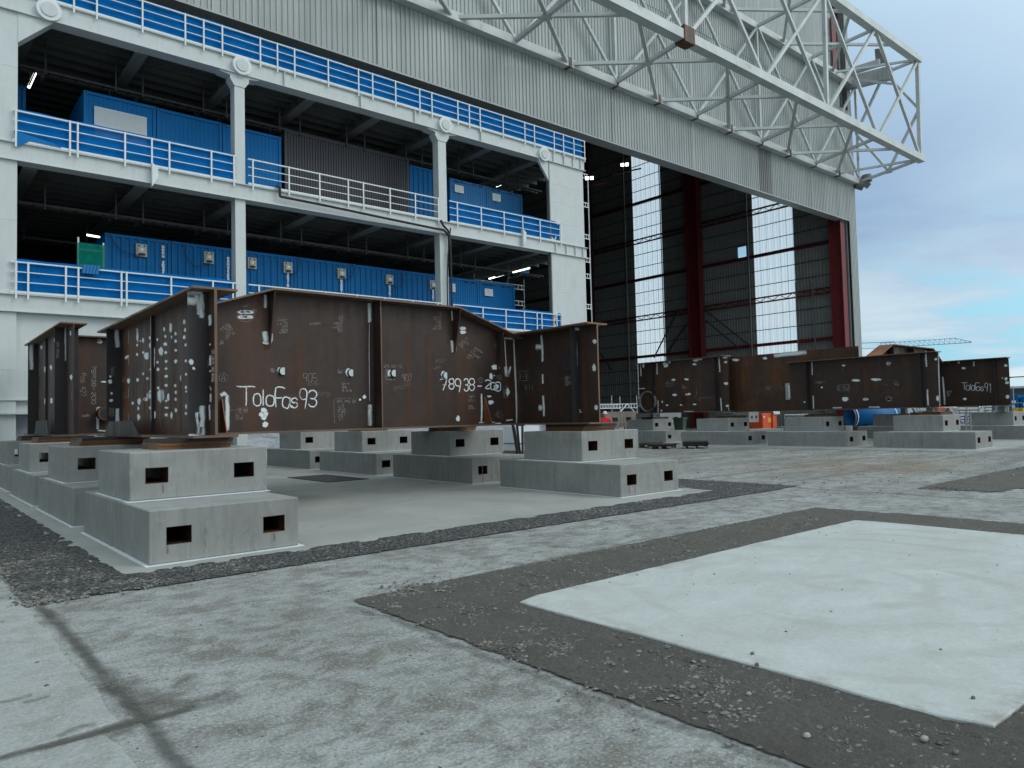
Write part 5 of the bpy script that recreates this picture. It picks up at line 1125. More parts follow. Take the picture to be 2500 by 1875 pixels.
mb.build('mast', 'red_steel', HALL)
MB().box(66.4, 68.05, YH+1.7, YH+1.8, 29.4, 58).build('mast_backing', 'dark_trim', HALL)
mb = MB().box(-5, XH, YH-.08, YH+.75, ZE-.09, ZE); mb.box(-5, XH, YH+.4, YH+.75, ZE, ZE+1.2); mb.build('door_head', 'galv', HALL)
MB().box(-5, XH-.1, YH+.8, YH+.9, ZE+.3, 30).build('door_head_lining', 'dark_trim', HALL)
# inside
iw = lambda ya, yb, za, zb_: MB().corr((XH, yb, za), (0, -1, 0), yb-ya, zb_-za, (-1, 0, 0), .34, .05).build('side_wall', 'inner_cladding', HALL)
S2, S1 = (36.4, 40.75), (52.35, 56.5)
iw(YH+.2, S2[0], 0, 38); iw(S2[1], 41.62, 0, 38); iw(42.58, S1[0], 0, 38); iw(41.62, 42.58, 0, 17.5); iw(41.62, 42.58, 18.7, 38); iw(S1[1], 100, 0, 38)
for ya, yb in (S2, S1):
    iw(ya, yb, 0, 2.5); iw(ya, yb, 33.2, 38)
    MB().corr((XH, yb, 2.5), (0, -1, 0), yb-ya, 30.7, (-1, 0, 0), .34, .03).build('translucent_strip', 'translucent_sheet', HALL)
    mb = MB(); y = ya+.72
    while y < yb-.2: mb.box(XH-.012, XH-.002, y, y+.022, 2.5, 33.2); y += .72
    mb.build('sheet_joint', 'machine_grey', HALL)
for i in range(20):
    z = 3.75+1.512*i; big = i in (3, 6, 9, 12, 15)
    if z > 33: break
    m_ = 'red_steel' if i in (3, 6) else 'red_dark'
    if big and i in (6, 12): 
        mb = MB().box(XH-.5, XH-.3, YH+.6, 98, z-.33, z-.2); mb.box(XH-.5, XH-.3, YH+.6, 98, z+.15, z+.28); y = YH+.7; s_ = 1
        while y < 97: mb.bar((XH-.4, y, z-.2*s_), (XH-.4, y+.7, z+.2*s_), .05); s_ = -s_; y += .7
        mb.build('lattice_girt', m_, HALL)
    elif big: MB().box(XH-.42, XH-.1, YH+.6, 98, z-.15, z+.15).build('girt', m_, HALL)
    else: MB().box(XH-.12, XH-.06, YH+.6, 98, z-.035, z+.035).build('girt', 'dark_trim', HALL)
def hcol(y0, y1, m_):
    mb = MB().box(XH-1.35, XH-.55, y0, y0+.09, 0, 38); mb.box(XH-1.35, XH-.55, y1-.09, y1, 0, 38); mb.box(XH-1.0, XH-.9, y0+.09, y1-.09, 0, 38); mb.build('column', m_, HALL)
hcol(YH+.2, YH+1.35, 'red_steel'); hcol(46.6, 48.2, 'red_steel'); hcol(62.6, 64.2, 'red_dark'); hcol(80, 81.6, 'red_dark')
for y, d in ((41.1, .09), (57.4, .09), (36.1, .07), (52.1, .05), (34.4, .06)): MB().tube((XH-.5, y, 0), (XH-.5, y, 33 if y > 41 else 14), d, 8).build('down_pipe', 'machine_grey', HALL)
for ya, za, yb, zb_ in ((46.4, 11.5, 42.5, 8.2), (46.4, 12.6, 41.2, 8.3), (49, 11.2, 52, 8), (50, 13, 53.5, 8), (60, 7, 64, 12)): MB().bar((XH-.7, ya, za), (XH-.7, yb, zb_), .12).build('brace', 'dark_trim', HALL)
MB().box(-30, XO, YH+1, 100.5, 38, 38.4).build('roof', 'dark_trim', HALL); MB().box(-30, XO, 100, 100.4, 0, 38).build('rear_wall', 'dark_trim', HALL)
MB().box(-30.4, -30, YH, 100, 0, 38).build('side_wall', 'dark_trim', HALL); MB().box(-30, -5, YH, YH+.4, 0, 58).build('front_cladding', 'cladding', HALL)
def flood(sx, sy, Y, lab):
    p = aY(sx, sy, Y); r = thing('flood_lamp', lab, 'lamp', tuple(p), 'lit flood lamps hanging inside the hall'); d = (CP-p).normalized(); s_ = d.cross(Vector((0,0,1))).normalized(); u = s_.cross(d)
    for o_ in (-.22, .22):
        c_ = p+s_*o_; MB().bar(c_-d*.12, c_, .36, .34).build('housing', 'dark_trim', r); MB().bar(c_+d*.001, c_+d*.02, .30, .28).build('lens', 'flood_light', r)
    MB().tube(p+Vector((0,0,.3)), p+Vector((0,0,3)), .05, 6).build('hanger', 'dark_trim', r); MB().bar(p-s_*1.6-Vector((0,0,.5)), p+s_*1.2-Vector((0,0,.9)), .12).build('bracket', 'orange_rust', r)
flood(1525, 402, 47, 'lit twin flood lamp higher in the dark hall, right of the module'); flood(1439, 435, 47, 'lit twin flood lamp close beside the white panel')
# low strip of dark clutter along the foot of the hall wall
mb = MB()
# ------------------------------------------------------------------ roof truss girder outside the hall front
TR = thing('truss_girder', 'big pale grey box truss projecting from the hall front', 'truss', (45, 28, ZC))
YI, YO, ZL0, ZL1, ZU = YH-.32, 25.1, 22.75, 23.4, 32.0
XS = [XE-8.45*i for i in range(8)][::-1]; hp = 8.45/2; X_0 = XS[0]-4
def V3(x, c): return Vector((x, *{'IL': (YI, ZL0), 'OL': (YO, ZL1), 'IU': (YI, ZU), 'OU': (24.95, ZU+.25)}[c]))
for c, wd in (('IL', .52), ('OL', .60), ('IU', .55), ('OU', .60)): MB().bar(V3(X_0, c), V3(XE+.2, c), wd, wd*.95).build('chord', 'chord_paint', TR)
def mem(a, b, w_=.2, m_='chord_paint', nm='brace'): MB().bar(a, b, w_, w_).build(nm, m_, TR)
for i, x in enumerate(XS):
    for lo, up in (('IL', 'OL'), ('IU', 'OU')):
        mem(V3(x, lo), V3(x, up), .22)
        if x+hp < XE+.1: mem(V3(x-hp, lo), V3(x+hp, up), .2); mem(V3(x+hp, lo), V3(x-hp, up), .2)
        else: mem(V3(x-hp, lo), V3(x, up), .18); mem(V3(x-hp, lo), V3(x, up)+Vector((0, .3, 0)), .1)
        if i % 1 == 0: 
            c_ = V3(x, lo).lerp(V3(x, up), .5); MB().box(c_.x-.28, c_.x+.28, c_.y-.28, c_.y+.28, c_.z-.13, c_.z-.11).build('node_plate', 'chord_paint', TR)
    if (len(XS)-1-i) % 2 == 0: mem(V3(x, 'OL'), V3(x, 'OU'), .26); mem(V3(x, 'IL')-Vector((0,.1,0)), V3(x, 'IU')-Vector((0,.1,0)), .2)
    if i:
        xp = XS[i-1]
        mem(V3(xp, 'OL'), V3(x, 'OU'), .22); mem(V3(x, 'OL'), V3(xp, 'OU'), .22); mem(V3(xp, 'IL')-Vector((0,.2,0)), V3(x, 'IU')-Vector((0,.2,0)), .18); mem(V3(x, 'IL')-Vector((0,.2,0)), V3(xp, 'IU')-Vector((0,.2,0)), .18)
mids = {'t': V3(XE, 'IU').lerp(V3(XE, 'OU'), .5), 'b': V3(XE, 'IL').lerp(V3(XE, 'OL'), .5), 'o': V3(XE, 'OL').lerp(V3(XE, 'OU'), .5), 'i': V3(XE, 'IL').lerp(V3(XE, 'IU'), .5)}
for a, b in ('to', 'ob', 'bi', 'it'): mem(mids[a], mids[b], .21)
mem(V3(XE, 'OL')+Vector((-.1,0,0)), V3(XE, 'OU')+Vector((-.1,0,0)), .3)
for x in (35.05,): MB().box(x-.5, x+.45, YO-.36, YO+.36, ZL1-.42, ZL1+.55).build('node_plate', 'rusty_web', TR)
for x in XS[3:]:
    MB().box(x-hp-.12, x-hp+.12, YI-.30, YI+.2, ZL0-.285, ZL0+.285).build('node_plate', 'rusty_web' if random.random() < .5 else 'rust_edge', TR)
    MB().box(x-.08, x+.08, YI-.29, YI+.2, ZL0-.29, ZL0+.29).build('node_plate', 'rust_edge', TR)
# dirty white roller bracket at the hall corner
p0, p1 = aX(2068, 205, 68.2), aX(2176, 178, 68.2); RB = thing('roller_bracket', 'dirty white steel bracket inside the truss end at the hall corner', 'bracket', tuple(p0))
MB().bar(p0, p1, .7, 1.1).build('arm', 'galv', RB); q0, q1 = aX(2062, 180, 68.2), aX(2150, 152, 68.2); MB().bar(q0, q1, .6, .5).build('upper_arm', 'chord_paint', RB)
a, b, c, d = aX(2135, 120, 68.2), aX(2146, 118, 68.2), aX(2160, 152, 68.2), aX(2138, 152, 68.2); MB().prism([a, b, c, d], (.3, 0, 0)).build('fin_plate', 'machine_grey', RB)
MB().bar(aX(2070, 190, 67.9), aX(2178, 205, 67.9), .12, .2).build('tie', 'chord_paint', RB)
p = aX(2090, 449, 68.7); pts = [p+Vector((0, .9, .1)), p, p+Vector((.4, -.5, -.25)), p+Vector((.5, -.8, .1)), p+Vector((.5, -.75, .7))]; tag(MB().path(pts, .45, 12).build('duct_elbow', 'machine_grey'), 'grey ribbed duct elbow at the right end of the lower chord', 'duct')

# ================================================================== THINGS ON THE YARD
def pallet(x, y, rz, n, lab):
    r = thing('pallet', lab, 'pallet', (0,0,0), 'wooden pallets loaded with black mats')
    for i in range(7): MB().box(-.6+i*.18, -.6+i*.18+.1, -.5, .5, .12, .142).build('board', 'wood', r)
    for yy in (-.45, 0, .45):
        for xx in (-.55, 0, .55): MB().box(xx-.07, xx+.07, yy-.05, yy+.05, .022, .12).build('block', 'pale_wood', r)
        MB().box(-.6, .6, yy-.05, yy+.05, 0, .02).build('runner', 'wood', r)
    r.location = (x, y, .001); r.rotation_euler.z = rz
    for j in range(n):
        mb = MB(); w_, d_ = .6*random.uniform(.9, 1.25), .5*random.uniform(.9, 1.2); z = .145+j*.05; nn = 10
        vs = [(w_*(2*i/nn-1), d_*(2*q-1), z+.02*noise.noise(Vector((i*.6, q, j+x)))-(.05*max(0, abs(2*i/nn-1)-.7))+hh) for hh in (0, .035) for q in (0, 1) for i in range(nn+1)]; m_ = nn+1
        fs = []
        for i in range(nn): fs += [(i, i+1, m_+i+1, m_+i), (2*m_+i, 3*m_+i, 3*m_+i+1, 2*m_+i+1), (i, 2*m_+i, 2*m_+i+1, i+1), (m_+i, m_+i+1, 3*m_+i+1, 3*m_+i)]
        fs += [(0, m_, 3*m_, 2*m_), (nn, 2*m_+nn, 3*m_+nn, m_+nn)]
        mb.add(vs, fs); o = mb.build('rubber_mat', 'black_rubber'); o.location += Vector((x, y, 0)); o.rotation_euler.z = rz+random.uniform(-.1, .1)
        tag(o, 'black rubber mat number %s of those lying on the %s' % (['one from the bottom', 'two from the bottom', 'three from the bottom', 'four from the bottom'][j], lab.split(' pallet')[0]+' pallet'), 'mat', 'black mats piled on pallets')
pallet(28.9, 23.6, .5, 2, 'rearmost wooden pallet half hidden by the near block'); pallet(28.1, 22.2, .45, 2, 'middle wooden pallet of the three'); pallet(28.9, 20.9, .55, 4, 'nearest wooden pallet with the highest pile of mats')
# weathered blocks standing behind the far frames
def oldblock(sx0, sx1, syt, Y, zt, lab, mat='tan_concrete', h=1.0, dep=1.6):
    xa_, xb_ = aY(sx0, syt, Y).x, aY(sx1, syt, Y).x; r = thing('concrete_block', lab, 'concrete block', (xa_, Y, zt-h), 'weathered concrete blocks behind the far frames')
    mb = MB(); W_ = xb_-xa_; ho = [(.22*W_, .40*W_), (.66*W_, .84*W_)]; xs = [0, ho[0][0], ho[0][1], ho[1][0], ho[1][1], W_]; zs = [0, .35*h, .62*h, h]
    for i in range(5):
        for k_ in range(3):
            if k_ == 1 and i in (1, 3): continue
            mb.box(xa_+xs[i]+.0002*i, xa_+xs[i+1]-.0002*i, Y, Y+.25, zt-h+zs[k_], zt-h+zs[k_+1])
    mb.box(xa_, xb_, Y+.251, Y+dep, zt-h, zt); mb.build('body', mat, r); return r
oldblock(a1(155,0)[0], a1(460,0)[0], a1(0,757)[1], 30, 1.83, 'tan weathered concrete block right behind the worker in red', dep=2.2, h=.95)
oldblock(a1(700,0)[0], a1(912,0)[0], a1(0,772)[1], 28.5, 1.70, 'pale stained concrete block standing left of the green bin', 'far_grey', dep=2, h=.7)
oldblock(a1(830,0)[0], a1(905,0)[0], a1(0,880)[1], 28.2, .98, 'small pale concrete block under the pale stained one', 'far_grey', dep=1.9, h=.7)
oldblock(a1(1590,0)[0], a1(1688,0)[0], a1(0,795)[1], 24.5, 1.62, 'pale block beside the orange cabinet', 'block_concrete', h=.62)
for n_, (x0, x1, yy, z0_, z1_, lab) in enumerate(((a1(1600,0)[0], a1(1945,0)[0], 23.3, 0, .60, 'long low dark block in front of the orange cabinet'), (a2(430,0)[0], a2(490,0)[0], 19.9, 0, .68, 'small pale block end under the blue pipe'))):
    xa_, xb_ = aY(x0, 1040, yy).x, aY(x1, 1040, yy).x; tag(MB().box(xa_, xb_, yy, yy+1.2, z0_, z1_).build('concrete_block', 'block_concrete'), lab, 'concrete block')
# orange cabinet
xa_, xb_ = aY(*a1(1720, 770), 26.5).x, aY(*a1(1812, 770), 26.5).x; xc_ = aY(*a1(1862, 770), 26.5).x; zt_ = aY(*a1(1770, 772), 26.5).z
r = thing('power_cabinet', 'tall orange power cabinet with a yellow sign behind the far blocks', 'cabinet', (xa_, 26.5, 0))
MB().box(xa_, xb_, 26.5, 27.4, .1, zt_).build('body', 'orange_paint', r); MB().box(xb_+.03, xc_-.1, 26.4, 27.3, .1, zt_-.1).build('side_unit', 'orange_paint', r); MB().box(xa_+.05, xa_+.07, 26.48, 26.5, .2, zt_-.2).build('door_edge', 'red_dark', r)
MB().box(xa_+.7, xa_+1.1, 26.485, 26.497, zt_-.62, zt_-.32).build('sign', 'yellow', r); MB().box(xa_+.15, xa_+.3, 26.48, 26.497, zt_-.3, zt_-.2).build('handle', 'paper', r); MB().box(xa_-.05, xc_, 26.35, 27.45, 0, .1).build('base', 'machine_grey', r)
for i in range(4): MB().tube((xb_+.1+i*.2, 26.3, zt_-.1), (xb_+.15+i*.2, 26.4, zt_+.1), .06, 6).build('cable_end', 'paper', r)
r = thing('barrier', 'grey metal crowd barrier right of the orange cabinet', 'barrier', (xc_+.2, 26, 0))
for z in (.3, 1.35): MB().tube((xc_+.2, 26, z), (xc_+2.6, 25.6, z), .03, 6).build('rail', 'galv', r)
for i in range(9): u = i/8; MB().tube((xc_+.2+2.4*u, 26-.4*u, .0 if i in (0, 8) else .3), (xc_+.2+2.4*u, 26-.4*u, 1.35), .022, 6).build('upright', 'galv', r)
# green bin
p = aY(*a1(915, 830), 27.2); q = aY(*a1(955, 830), 27.2)
r = thing('wheeled_bin', 'dark green wheeled bin beside the pale stained block', 'bin', (p.x, 27.2, 0)); mb = MB(); w_ = q.x-p.x
mb.add([(p.x+.05,27.2,.1),(q.x-.05,27.2,.1),(q.x-.05,27.7,.1),(p.x+.05,27.7,.1),(p.x,27.1,1.3),(q.x,27.1,1.3),(q.x,27.8,1.3),(p.x,27.8,1.3)], [(0,3,2,1),(4,5,6,7),(0,1,5,4),(1,2,6,5),(2,3,7,6),(3,0,4,7)]); mb.build('body', 'green_bin', r)
MB().box(p.x-.03, q.x+.03, 27.05, 27.85, 1.301, 1.38).build('lid', 'green_bin', r)
for x in (p.x+.1, q.x-.15): MB().tube((x, 27.75, .12), (x+.06, 27.75, .12), .12, 12).build('wheel', 'black_rubber', r)
# blue pipe spool
c0 = aY(*a2(468, 812), 21.6); ax_ = Vector((.86, -.5, 0)); c1_ = c0+ax_*3.6; R_ = .60
r = thing('pipe_spool', 'large bright blue pipe lying behind the far blocks', 'pipe', tuple(c0)); n = 30; s_ = Vector((-ax_.y, ax_.x, 0)); u = Vector((0,0,1)); vs = []
for c_, rr in ((c0, R_), (c1_, R_), (c1_, R_-.03), (c0, R_-.03)): vs += [c_+(s_*math.cos(2*math.pi*i/n)+u*math.sin(2*math.pi*i/n))*rr for i in range(n)]
mb = MB(); mb.add(vs, [(j*n+i, j*n+(i+1) % n, ((j+1) % 4)*n+(i+1) % n, ((j+1) % 4)*n+i) for j in range(4) for i in range(n)]); mb.build('pipe', 'blue_pipe', r, smooth=True)
for f_ in (.18, 2.9): MB().tube(c0+ax_*f_, c0+ax_*(f_+.05), R_+.008, 30, caps=False).build('band', 'paper', r)
MB().tube(c0-ax_*.01, c0+ax_*.06, R_+.012, 30, caps=False).build('end_ring', 'rust_edge', r)
for f_ in (.8, 3.0): c_ = c0+ax_*f_; MB().box(c_.x-.25, c_.x+.25, c_.y-.5, c_.y+.5, 0, c_.z-R_+.03).build('chock', 'wood', r)
# lattice trench beams behind the worker
r = scaffold(31.0, 38.5, 32.5, 34.0, 0, 2.9, 3, 2, 'low scaffold with white lattice beams behind the worker', mat='rail_white')
for a, b in ((a1(375,680), a1(300,765)), (a1(375,680), a1(480,800))): MB().tube(aY(*a, 32.4), aY(*b, 32.2), .035, 6).build('prop', 'rail_white', r)
# tote tank and hoses seen between the blocks
p = aY(1266, 1048, 22.5); q = aY(1280, 1090, 22.5); r = thing('tote_tank', 'white square tank between the front and second middle stacks', 'tank', (p.x, 25, 0))
xa_ = aY(1264, 1050, 25).x; MB().box(xa_, xa_+1.3, 25, 26, .15, 1.25).build('tank', 'white_shutter', r); MB().box(xa_-.02, xa_+1.32, 24.97, 26.03, .45, .5).build('frame', 'machine_grey', r); MB().box(xa_-.05, xa_+1.35, 24.95, 26.05, 0, .14).build('base', 'wood', r); MB().tube((xa_+.6, 25.5, 1.25), (xa_+.6, 25.5, 1.36), .2, 14).build('cap', 'black_rubber', r)
for i, (x0, x1, lab) in enumerate(((1244, 1262, 'thick black hose bundle hanging left of the white tank'), (1258, 1268, 'thin black hose bundle hanging beside the white tank'), (1276, 1274, 'black hose drooping in front of the white tank'))):
    mb = MB()
    for j in range(5 if i == 0 else 2):
        P_ = [Vector((aY(x0+(x1-x0)*u+j*2.2, 1040, 24.4-i*.2).x, 24.4-i*.2+.05*j, 2.15-2.0*u+.15*math.sin(u*5+j))) for u in (0, .2, .4, .6, .8, 1)]; mb.path(P_, .05, 6)
    tag(mb.build('hose_bundle', 'black_rubber'), lab, 'hose')
tag(MB().box(aY(1240,1095,21.4).x, aY(1275,1095,21.4).x, 21.4, 22.2, .02, .12).build('timber_plank', 'pale_wood'), 'short timber planks on the ground between middle stacks', 'timber')
mb = MB().box(9.15, 10.4, 18.7, 21.4, .013, .03); tag(mb.build('floor_cover', 'dark_plate'), 'dark flat cover sheet on the pad behind the nearest stack', 'cover')

# ------------------------------------------------------------------ far background right of the hall
def at(sx, sy, X): return aX(sx, sy, X)
XB1 = 170
p = at(2461, 920, XB1); r = thing('far_building', 'dark green building block on the skyline at the right edge', 'building', (XB1, p.y, 0)); MB().box(XB1, XB1+50, p.y-70, p.y, 0, p.z).build('wall', 'green_wall', r)
mb = MB(); a, b = at(2484, 930, XB1), at(2505, 942, XB1)
MB().box(XB1-.2, XB1-.05, b.y, a.y, b.z, a.z).build('window_band', 'shed_wall', r)
for i in range(5): y = a.y+(b.y-a.y)*i/4; MB().box(XB1-.3, XB1-.21, y-.15, y+.15, b.z, a.z).build('mullion', 'roof_white', r)
XB2 = 130; p = at(2455, 941, XB2); q = at(2455, 949, XB2); r = thing('far_building', 'blue grey shed with a white pitched roof at the right edge', 'building', (XB2, p.y, 0)); MB().box(XB2, XB2+30, p.y-50, p.y+2, 0, q.z).build('wall', 'shed_wall', r)
MB().prism([(XB2-1, p.y+2.5, q.z), (XB2-1, p.y-50, q.z), (XB2+12, p.y-50, p.z+1.2), (XB2+12, p.y+2.5, p.z+1.2)], (0, 0, .3)).build('roof', 'roof_white', r)
XB3 = 92
def farbox(s0, s1, sy, X, mat, lab, nm='shipping_container', cat='container', d=3., grp=None):
    a, b = at(s0, sy, X), at(s1, sy, X); r = thing(nm, lab, cat, (X, b.y, 0), grp)
    MB().corr((X, a.y, 0), (0, -1, 0), a.y-b.y, a.z, (-1, 0, 0), .5, .1).build('wall', mat, r); MB().box(X+.02, X+d, b.y, a.y, 0, a.z-.02).build('body', mat, r); return r, a, b
r, a, b = farbox(2466, 2487, 966, XB3, 'blue_box', 'distant blue shipping container with white writing, nearer the girder end', grp='distant blue containers by the fence')
for i, (u, v, w_) in enumerate(((.2, .75, .5), (.2, .55, .35), (.15, .3, .3), (.55, .3, .3))): y = a.y+(b.y-a.y)*u; MB().box(XB3-.13, XB3-.11, y-(a.y-b.y)*w_, y, a.z*v-.12, a.z*v+.12).build('writing', 'paper', r)
r, a, b = farbox(2490, 2530, 968, XB3, 'blue_box', 'distant blue shipping container cut by the right edge', grp='distant blue containers by the fence')
MB().box(XB3-.13, XB3-.11, b.y+.6, a.y-.3, a.z*.6, a.z*.7).build('writing', 'paper', r)
farbox(2274, 2290, 995, 80, 'dull_red', 'distant red van body seen under the girder gap', 'parked_van', 'van', 4)
farbox(2300, 2320, 997, 82, 'tan_concrete', 'distant sandy crate stack beside the red van', 'crate_stack', 'crate', 2)
farbox(2470, 2500, 996, 78, 'yellow', 'distant yellow rusty steel stock at the right edge', 'steel_stock', 'stock', 2)
# racks of stacked scaffold steel in the distance
for n_, (s0, s1, sy, X, lab) in enumerate(((2122, 2165, 993, 60, 'first distant rack of scaffold steel right of the blue pipe'), (2230, 2268, 992, 66, 'second distant rack of steel left of the red van'), (2335, 2390, 990, 70, 'tall distant rack of steel tubes under the lettered girder'), (2400, 2462, 992, 74, 'distant rack of steel pipes near the girder end'))):
    a, b = at(s0, sy, X), at(s1, sy, X); r = thing('steel_rack', lab, 'rack', (X, b.y, 0), 'distant racks of scaffold steel'); mb = MB(); h_ = a.z
    for i in range(int((a.y-b.y)/.9)+1):
        y = b.y+i*.9; MB().box(X-.05, X+.05, y, y+.08, 0, h_).build('upright', 'galv', r)
    for j in range(6): z = h_*(j+.7)/6.2; MB().tube((X, b.y, z), (X+.1, a.y, z+.05*(j % 2)), .06, 6).build('pipe', ('galv', 'far_grey', 'machine_grey')[j % 3], r)
    for j in range(8): y = b.y+(a.y-b.y)*random.random(); MB().bar((X-.12, y, .2), (X-.12, y+random.uniform(-1, 1), h_*random.uniform(.6, 1.05)), .07).build('loose_tube', ('galv', 'roof_white', 'blue_cabin')[j % 3], r)
r = thing('mesh_fence', 'grey mesh fence in front of the distant containers', 'fence', (76, -2, 0)); ya_, yb_ = at(2340, 968, 76).y, at(2520, 968, 76).y
y = ya_
while y > yb_: MB().tube((76, y, 0), (76, y, 3.3), .04, 5).build('post', 'galv', r); y -= 2.2
for z in (.4, 1.8, 3.2): MB().tube((76, ya_, z), (76, yb_, z), .02, 4).build('rail', 'galv', r)
a = at(2270, 1012, 47); r = thing('ladder', 'small aluminium ladder leaning between two far block stacks', 'ladder', (41, 9, 0)); pa, pb = aX(2357, 1008, 40), aX(2369, 1008, 40)
for q in (pa, pb): MB().box(39.98, 40.02, q.y-.02, q.y+.02, .1, 1.45).build('stile', 'galv', r)
for i in range(5): MB().box(39.985, 40.015, pb.y, pa.y, .25+i*.27, .28+i*.27).build('rung', 'galv', r)
# tower crane jib on the skyline
XJ = 260; a, b = at(2372, 836, XJ), at(2150, 850, XJ); r = thing('crane', 'thin lattice crane jib reaching over the skyline', 'crane', tuple(b)); tip = a; root_ = b; d = (root_-tip)
N_ = 18; pu = []; pl_ = []
for i in range(N_+1):
    u = i/N_; c_ = tip+d*u; hgt = .2+1.5*min(1, u*6); pu.append(c_+Vector((0, 0, hgt))); pl_.append(c_)
MB().path(pu, .08, 4).build('top_chord', 'far_grey', r); MB().path(pl_, .10, 4).build('bottom_chord', 'far_grey', r)
mb = MB()
for i in range(N_): mb.bar(pl_[i], pu[i+1], .09); mb.bar(pu[i+1], pl_[i+1], .08)
mb.build('lacing', 'far_grey', r); MB().tube(at(2100, 838, XJ), pu[-4]+Vector((0,0,.2)), .10, 4).build('pendant', 'far_grey', r)
tw = at(2030, 852, XJ); MB().bar(root_, tw, .15).build('rear_chord', 'far_grey', r); base_ = Vector((tw.x, tw.y, 0)); MB().box(base_.x-1, base_.x+1, base_.y-1, base_.y+1, 0, pu[-1].z+1).build('tower', 'far_grey', r)

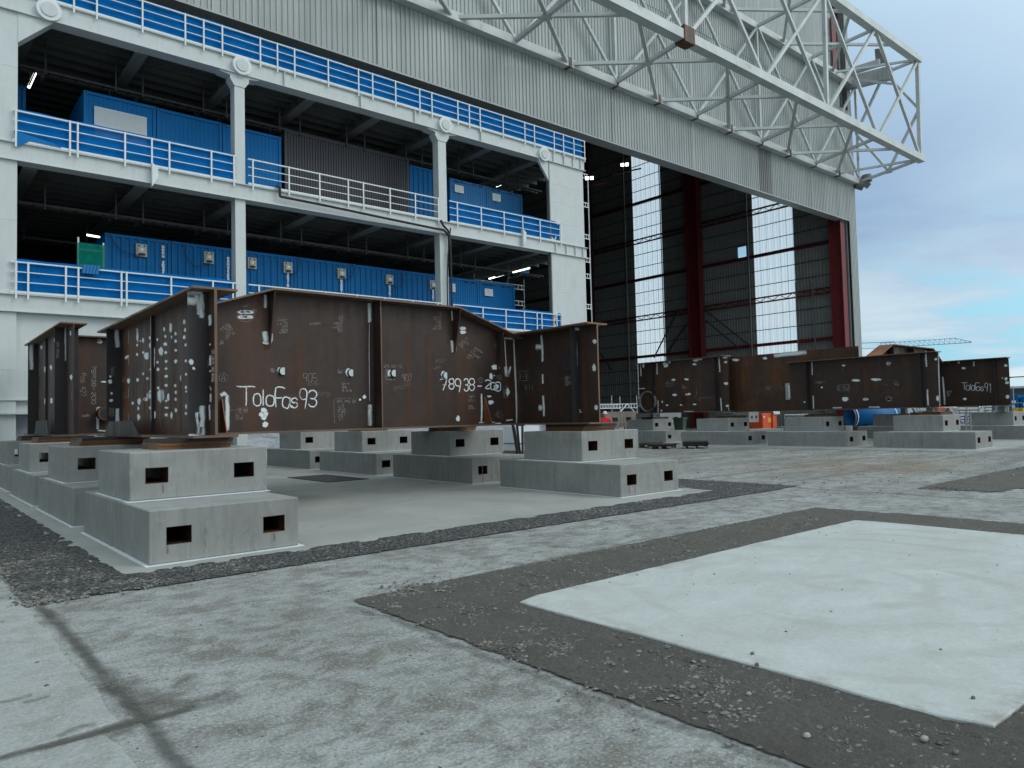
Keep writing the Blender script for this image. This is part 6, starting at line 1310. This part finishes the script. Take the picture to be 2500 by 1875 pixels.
# ------------------------------------------------------------------ people
def person(loc, face, cloth, lab, lean=0., helmet='helmet', band=True, h=1.80):
    r = thing('person', lab, 'person', (0, 0, 0)); k_ = h/1.8
    jn = [(0,0,.98,.145,.11),(0,.0,1.16,.15,.11),(0,.01,1.36,.175,.12),(0,.0,1.50,.07,.07),(0,.02,1.56,.058,.06)]
    V_ = [(x*k_, y*k_, z*k_) for x, y, z, _, _ in jn]; RD = [(a_, b_) for _, _, _, a_, b_ in jn]; E_ = [(0,1),(1,2),(2,3),(3,4)]
    def chain(start, pts):
        p_ = start
        for x, y, z, rr in pts: V_.append((x*k_, y*k_, z*k_)); RD.append((rr, rr)); E_.append((p_, len(V_)-1)); p_ = len(V_)-1
        return p_
    for s in (-1, 1):
        chain(0, [(s*.10, 0, .90, .10), (s*.115, .01, .70, .085), (s*.12, .02, .50, .068), (s*.125, 0, .28, .06), (s*.13, -.01, .09, .05), (s*.135, .12, .05, .045)])
        chain(2, [(s*.19, 0, 1.43, .075), (s*.24, .0, 1.28, .06), (s*.27, .02, 1.12, .052), (s*.255, .12, .95, .042), (s*.245, .17, .88, .034)])
    me = bpy.data.meshes.new('body'); me.from_pydata(V_, E_, []); o = bpy.data.objects.new('body', me); C.objects.link(o); o.parent = r
    sk = o.modifiers.new('skin', 'SKIN'); 
    for i, v in enumerate(me.skin_vertices[0].data): v.radius = (RD[i][0]*k_, RD[i][1]*k_); v.use_root = (i == 0)
    ss = o.modifiers.new('sub', 'SUBSURF'); ss.levels = ss.render_levels = 2; me.materials.append(MATS[cloth])
    mb = MB(); ball(mb, (0, .03, 1.66*k_), .078, .098, .12, 14, 10); ball(mb, (0, .13, 1.65*k_), .014, .022, .022, 8, 6)
    for s in (-1, 1): ball(mb, (s*.08, .02, 1.655*k_), .014, .02, .032, 8, 6)
    hd = mb.build('head', 'skin', r, smooth=True); hd.rotation_euler.x = -.0
    mb = MB()
    for s in (-1, 1): ball(mb, (s*.03, .117, 1.675*k_), .012, .008, .008, 8, 6)
    mb.build('eyes', 'black_rubber', hd); MB().box(-.026, .026, .118, .126, 1.605*k_, 1.613*k_).build('mouth', 'red_dark', hd)
    mb = MB(); n = 20; vs = []
    for j in range(7):
        t_ = j/6*math.pi/2; vs += [(.108*math.cos(t_)*math.cos(2*math.pi*i/n), .02+.13*math.cos(t_)*math.sin(2*math.pi*i/n), (1.70+.125*math.sin(t_))*k_) for i in range(n)]
    mb.add(vs, [(j*n+i, j*n+(i+1) % n, (j+1)*n+(i+1) % n, (j+1)*n+i) for j in range(6) for i in range(n)]); mb.tube((0, .03, 1.69*k_), (0, .03, 1.705*k_), .13, 20); mb.box(-.07, .07, .12, .20, 1.69*k_, 1.702*k_); mb.build('helmet', helmet, r, smooth=True)
    MB().tube((0, .02, 1.735*k_), (0, .02, 1.755*k_), .118, 20, caps=False).build('helmet_band', 'black_rubber', r)
    for s in (-1, 1):                                                   # palm, five fingers
        b_ = Vector((s*.245, .17, .88))*k_; mb = MB(); ball(mb, tuple(b_+Vector((0, .03, -.05))), .038, .022, .05, 10, 8)
        for f_, (dx, L) in enumerate(((-.028, .062), (-.010, .072), (.009, .068), (.027, .055))): q_ = b_+Vector((dx, .035, -.09)); m_ = q_+Vector((0, .012, -L*.55)); e_ = m_+Vector((0, -.015, -L*.45)); mb.tube(q_, m_, .010, 6); mb.tube(m_, e_, .009, 6, .007)
        q_ = b_+Vector((-s*.035, .04, -.045)); mb.tube(q_, q_+Vector((-s*.028, .02, -.035)), .011, 6, .009); mb.build('hand', 'black_rubber', r, smooth=True)
        ball_ = MB(); ball(ball_, (s*.135*k_, .07, .05), .055, .14, .05, 12, 8); ball_.build('boot', 'black_rubber', r, smooth=True)
    if band:
        for z, a_, b_ in ((1.10, .163, .123), (1.24, .172, .128)):
            n = 24; MB().add([(a_*1.12*math.cos(2*math.pi*i/n), b_*1.12*math.sin(2*math.pi*i/n), (z+dz)*k_) for dz in (0, .045) for i in range(n)], [(i, (i+1) % n, n+(i+1) % n, n+i) for i in range(n)]).build('reflective_band', 'reflect', r)
        for s in (-1, 1):
            MB().tube((s*.272, .025, 1.13), (s*.268, .055, 1.08), .066, 14, caps=False).build('reflective_band', 'reflect', r); MB().tube((s*.263, .08, 1.03), (s*.258, .1, .99), .058, 14, caps=False).build('reflective_band', 'reflect', r); MB().tube((s*.122, .02, .46), (s*.124, .02, .41), .085, 14, caps=False).build('reflective_band', 'reflect', r)
            MB().bar((s*.085, .135, 1.14), (s*.075, .13, 1.42), .03, .01).build('brace_strap', 'blue_light', r)
    r.location = loc; r.rotation_euler.z = face; return r
p = aY(1477, 1005, 24.5); person((p.x, 24.5, .013), math.atan2(p.x, -24.5)+math.pi*1.02, 'red_cloth', 'worker in red coveralls and white helmet behind the near girder end', h=1.84*(p.z/1.83)*.99)
p = at(2158, 1000, 56); person((56, p.y, 0), 1.2, 'hivis', 'far worker in a yellow high visibility jacket beside the blue pipe', h=1.75)
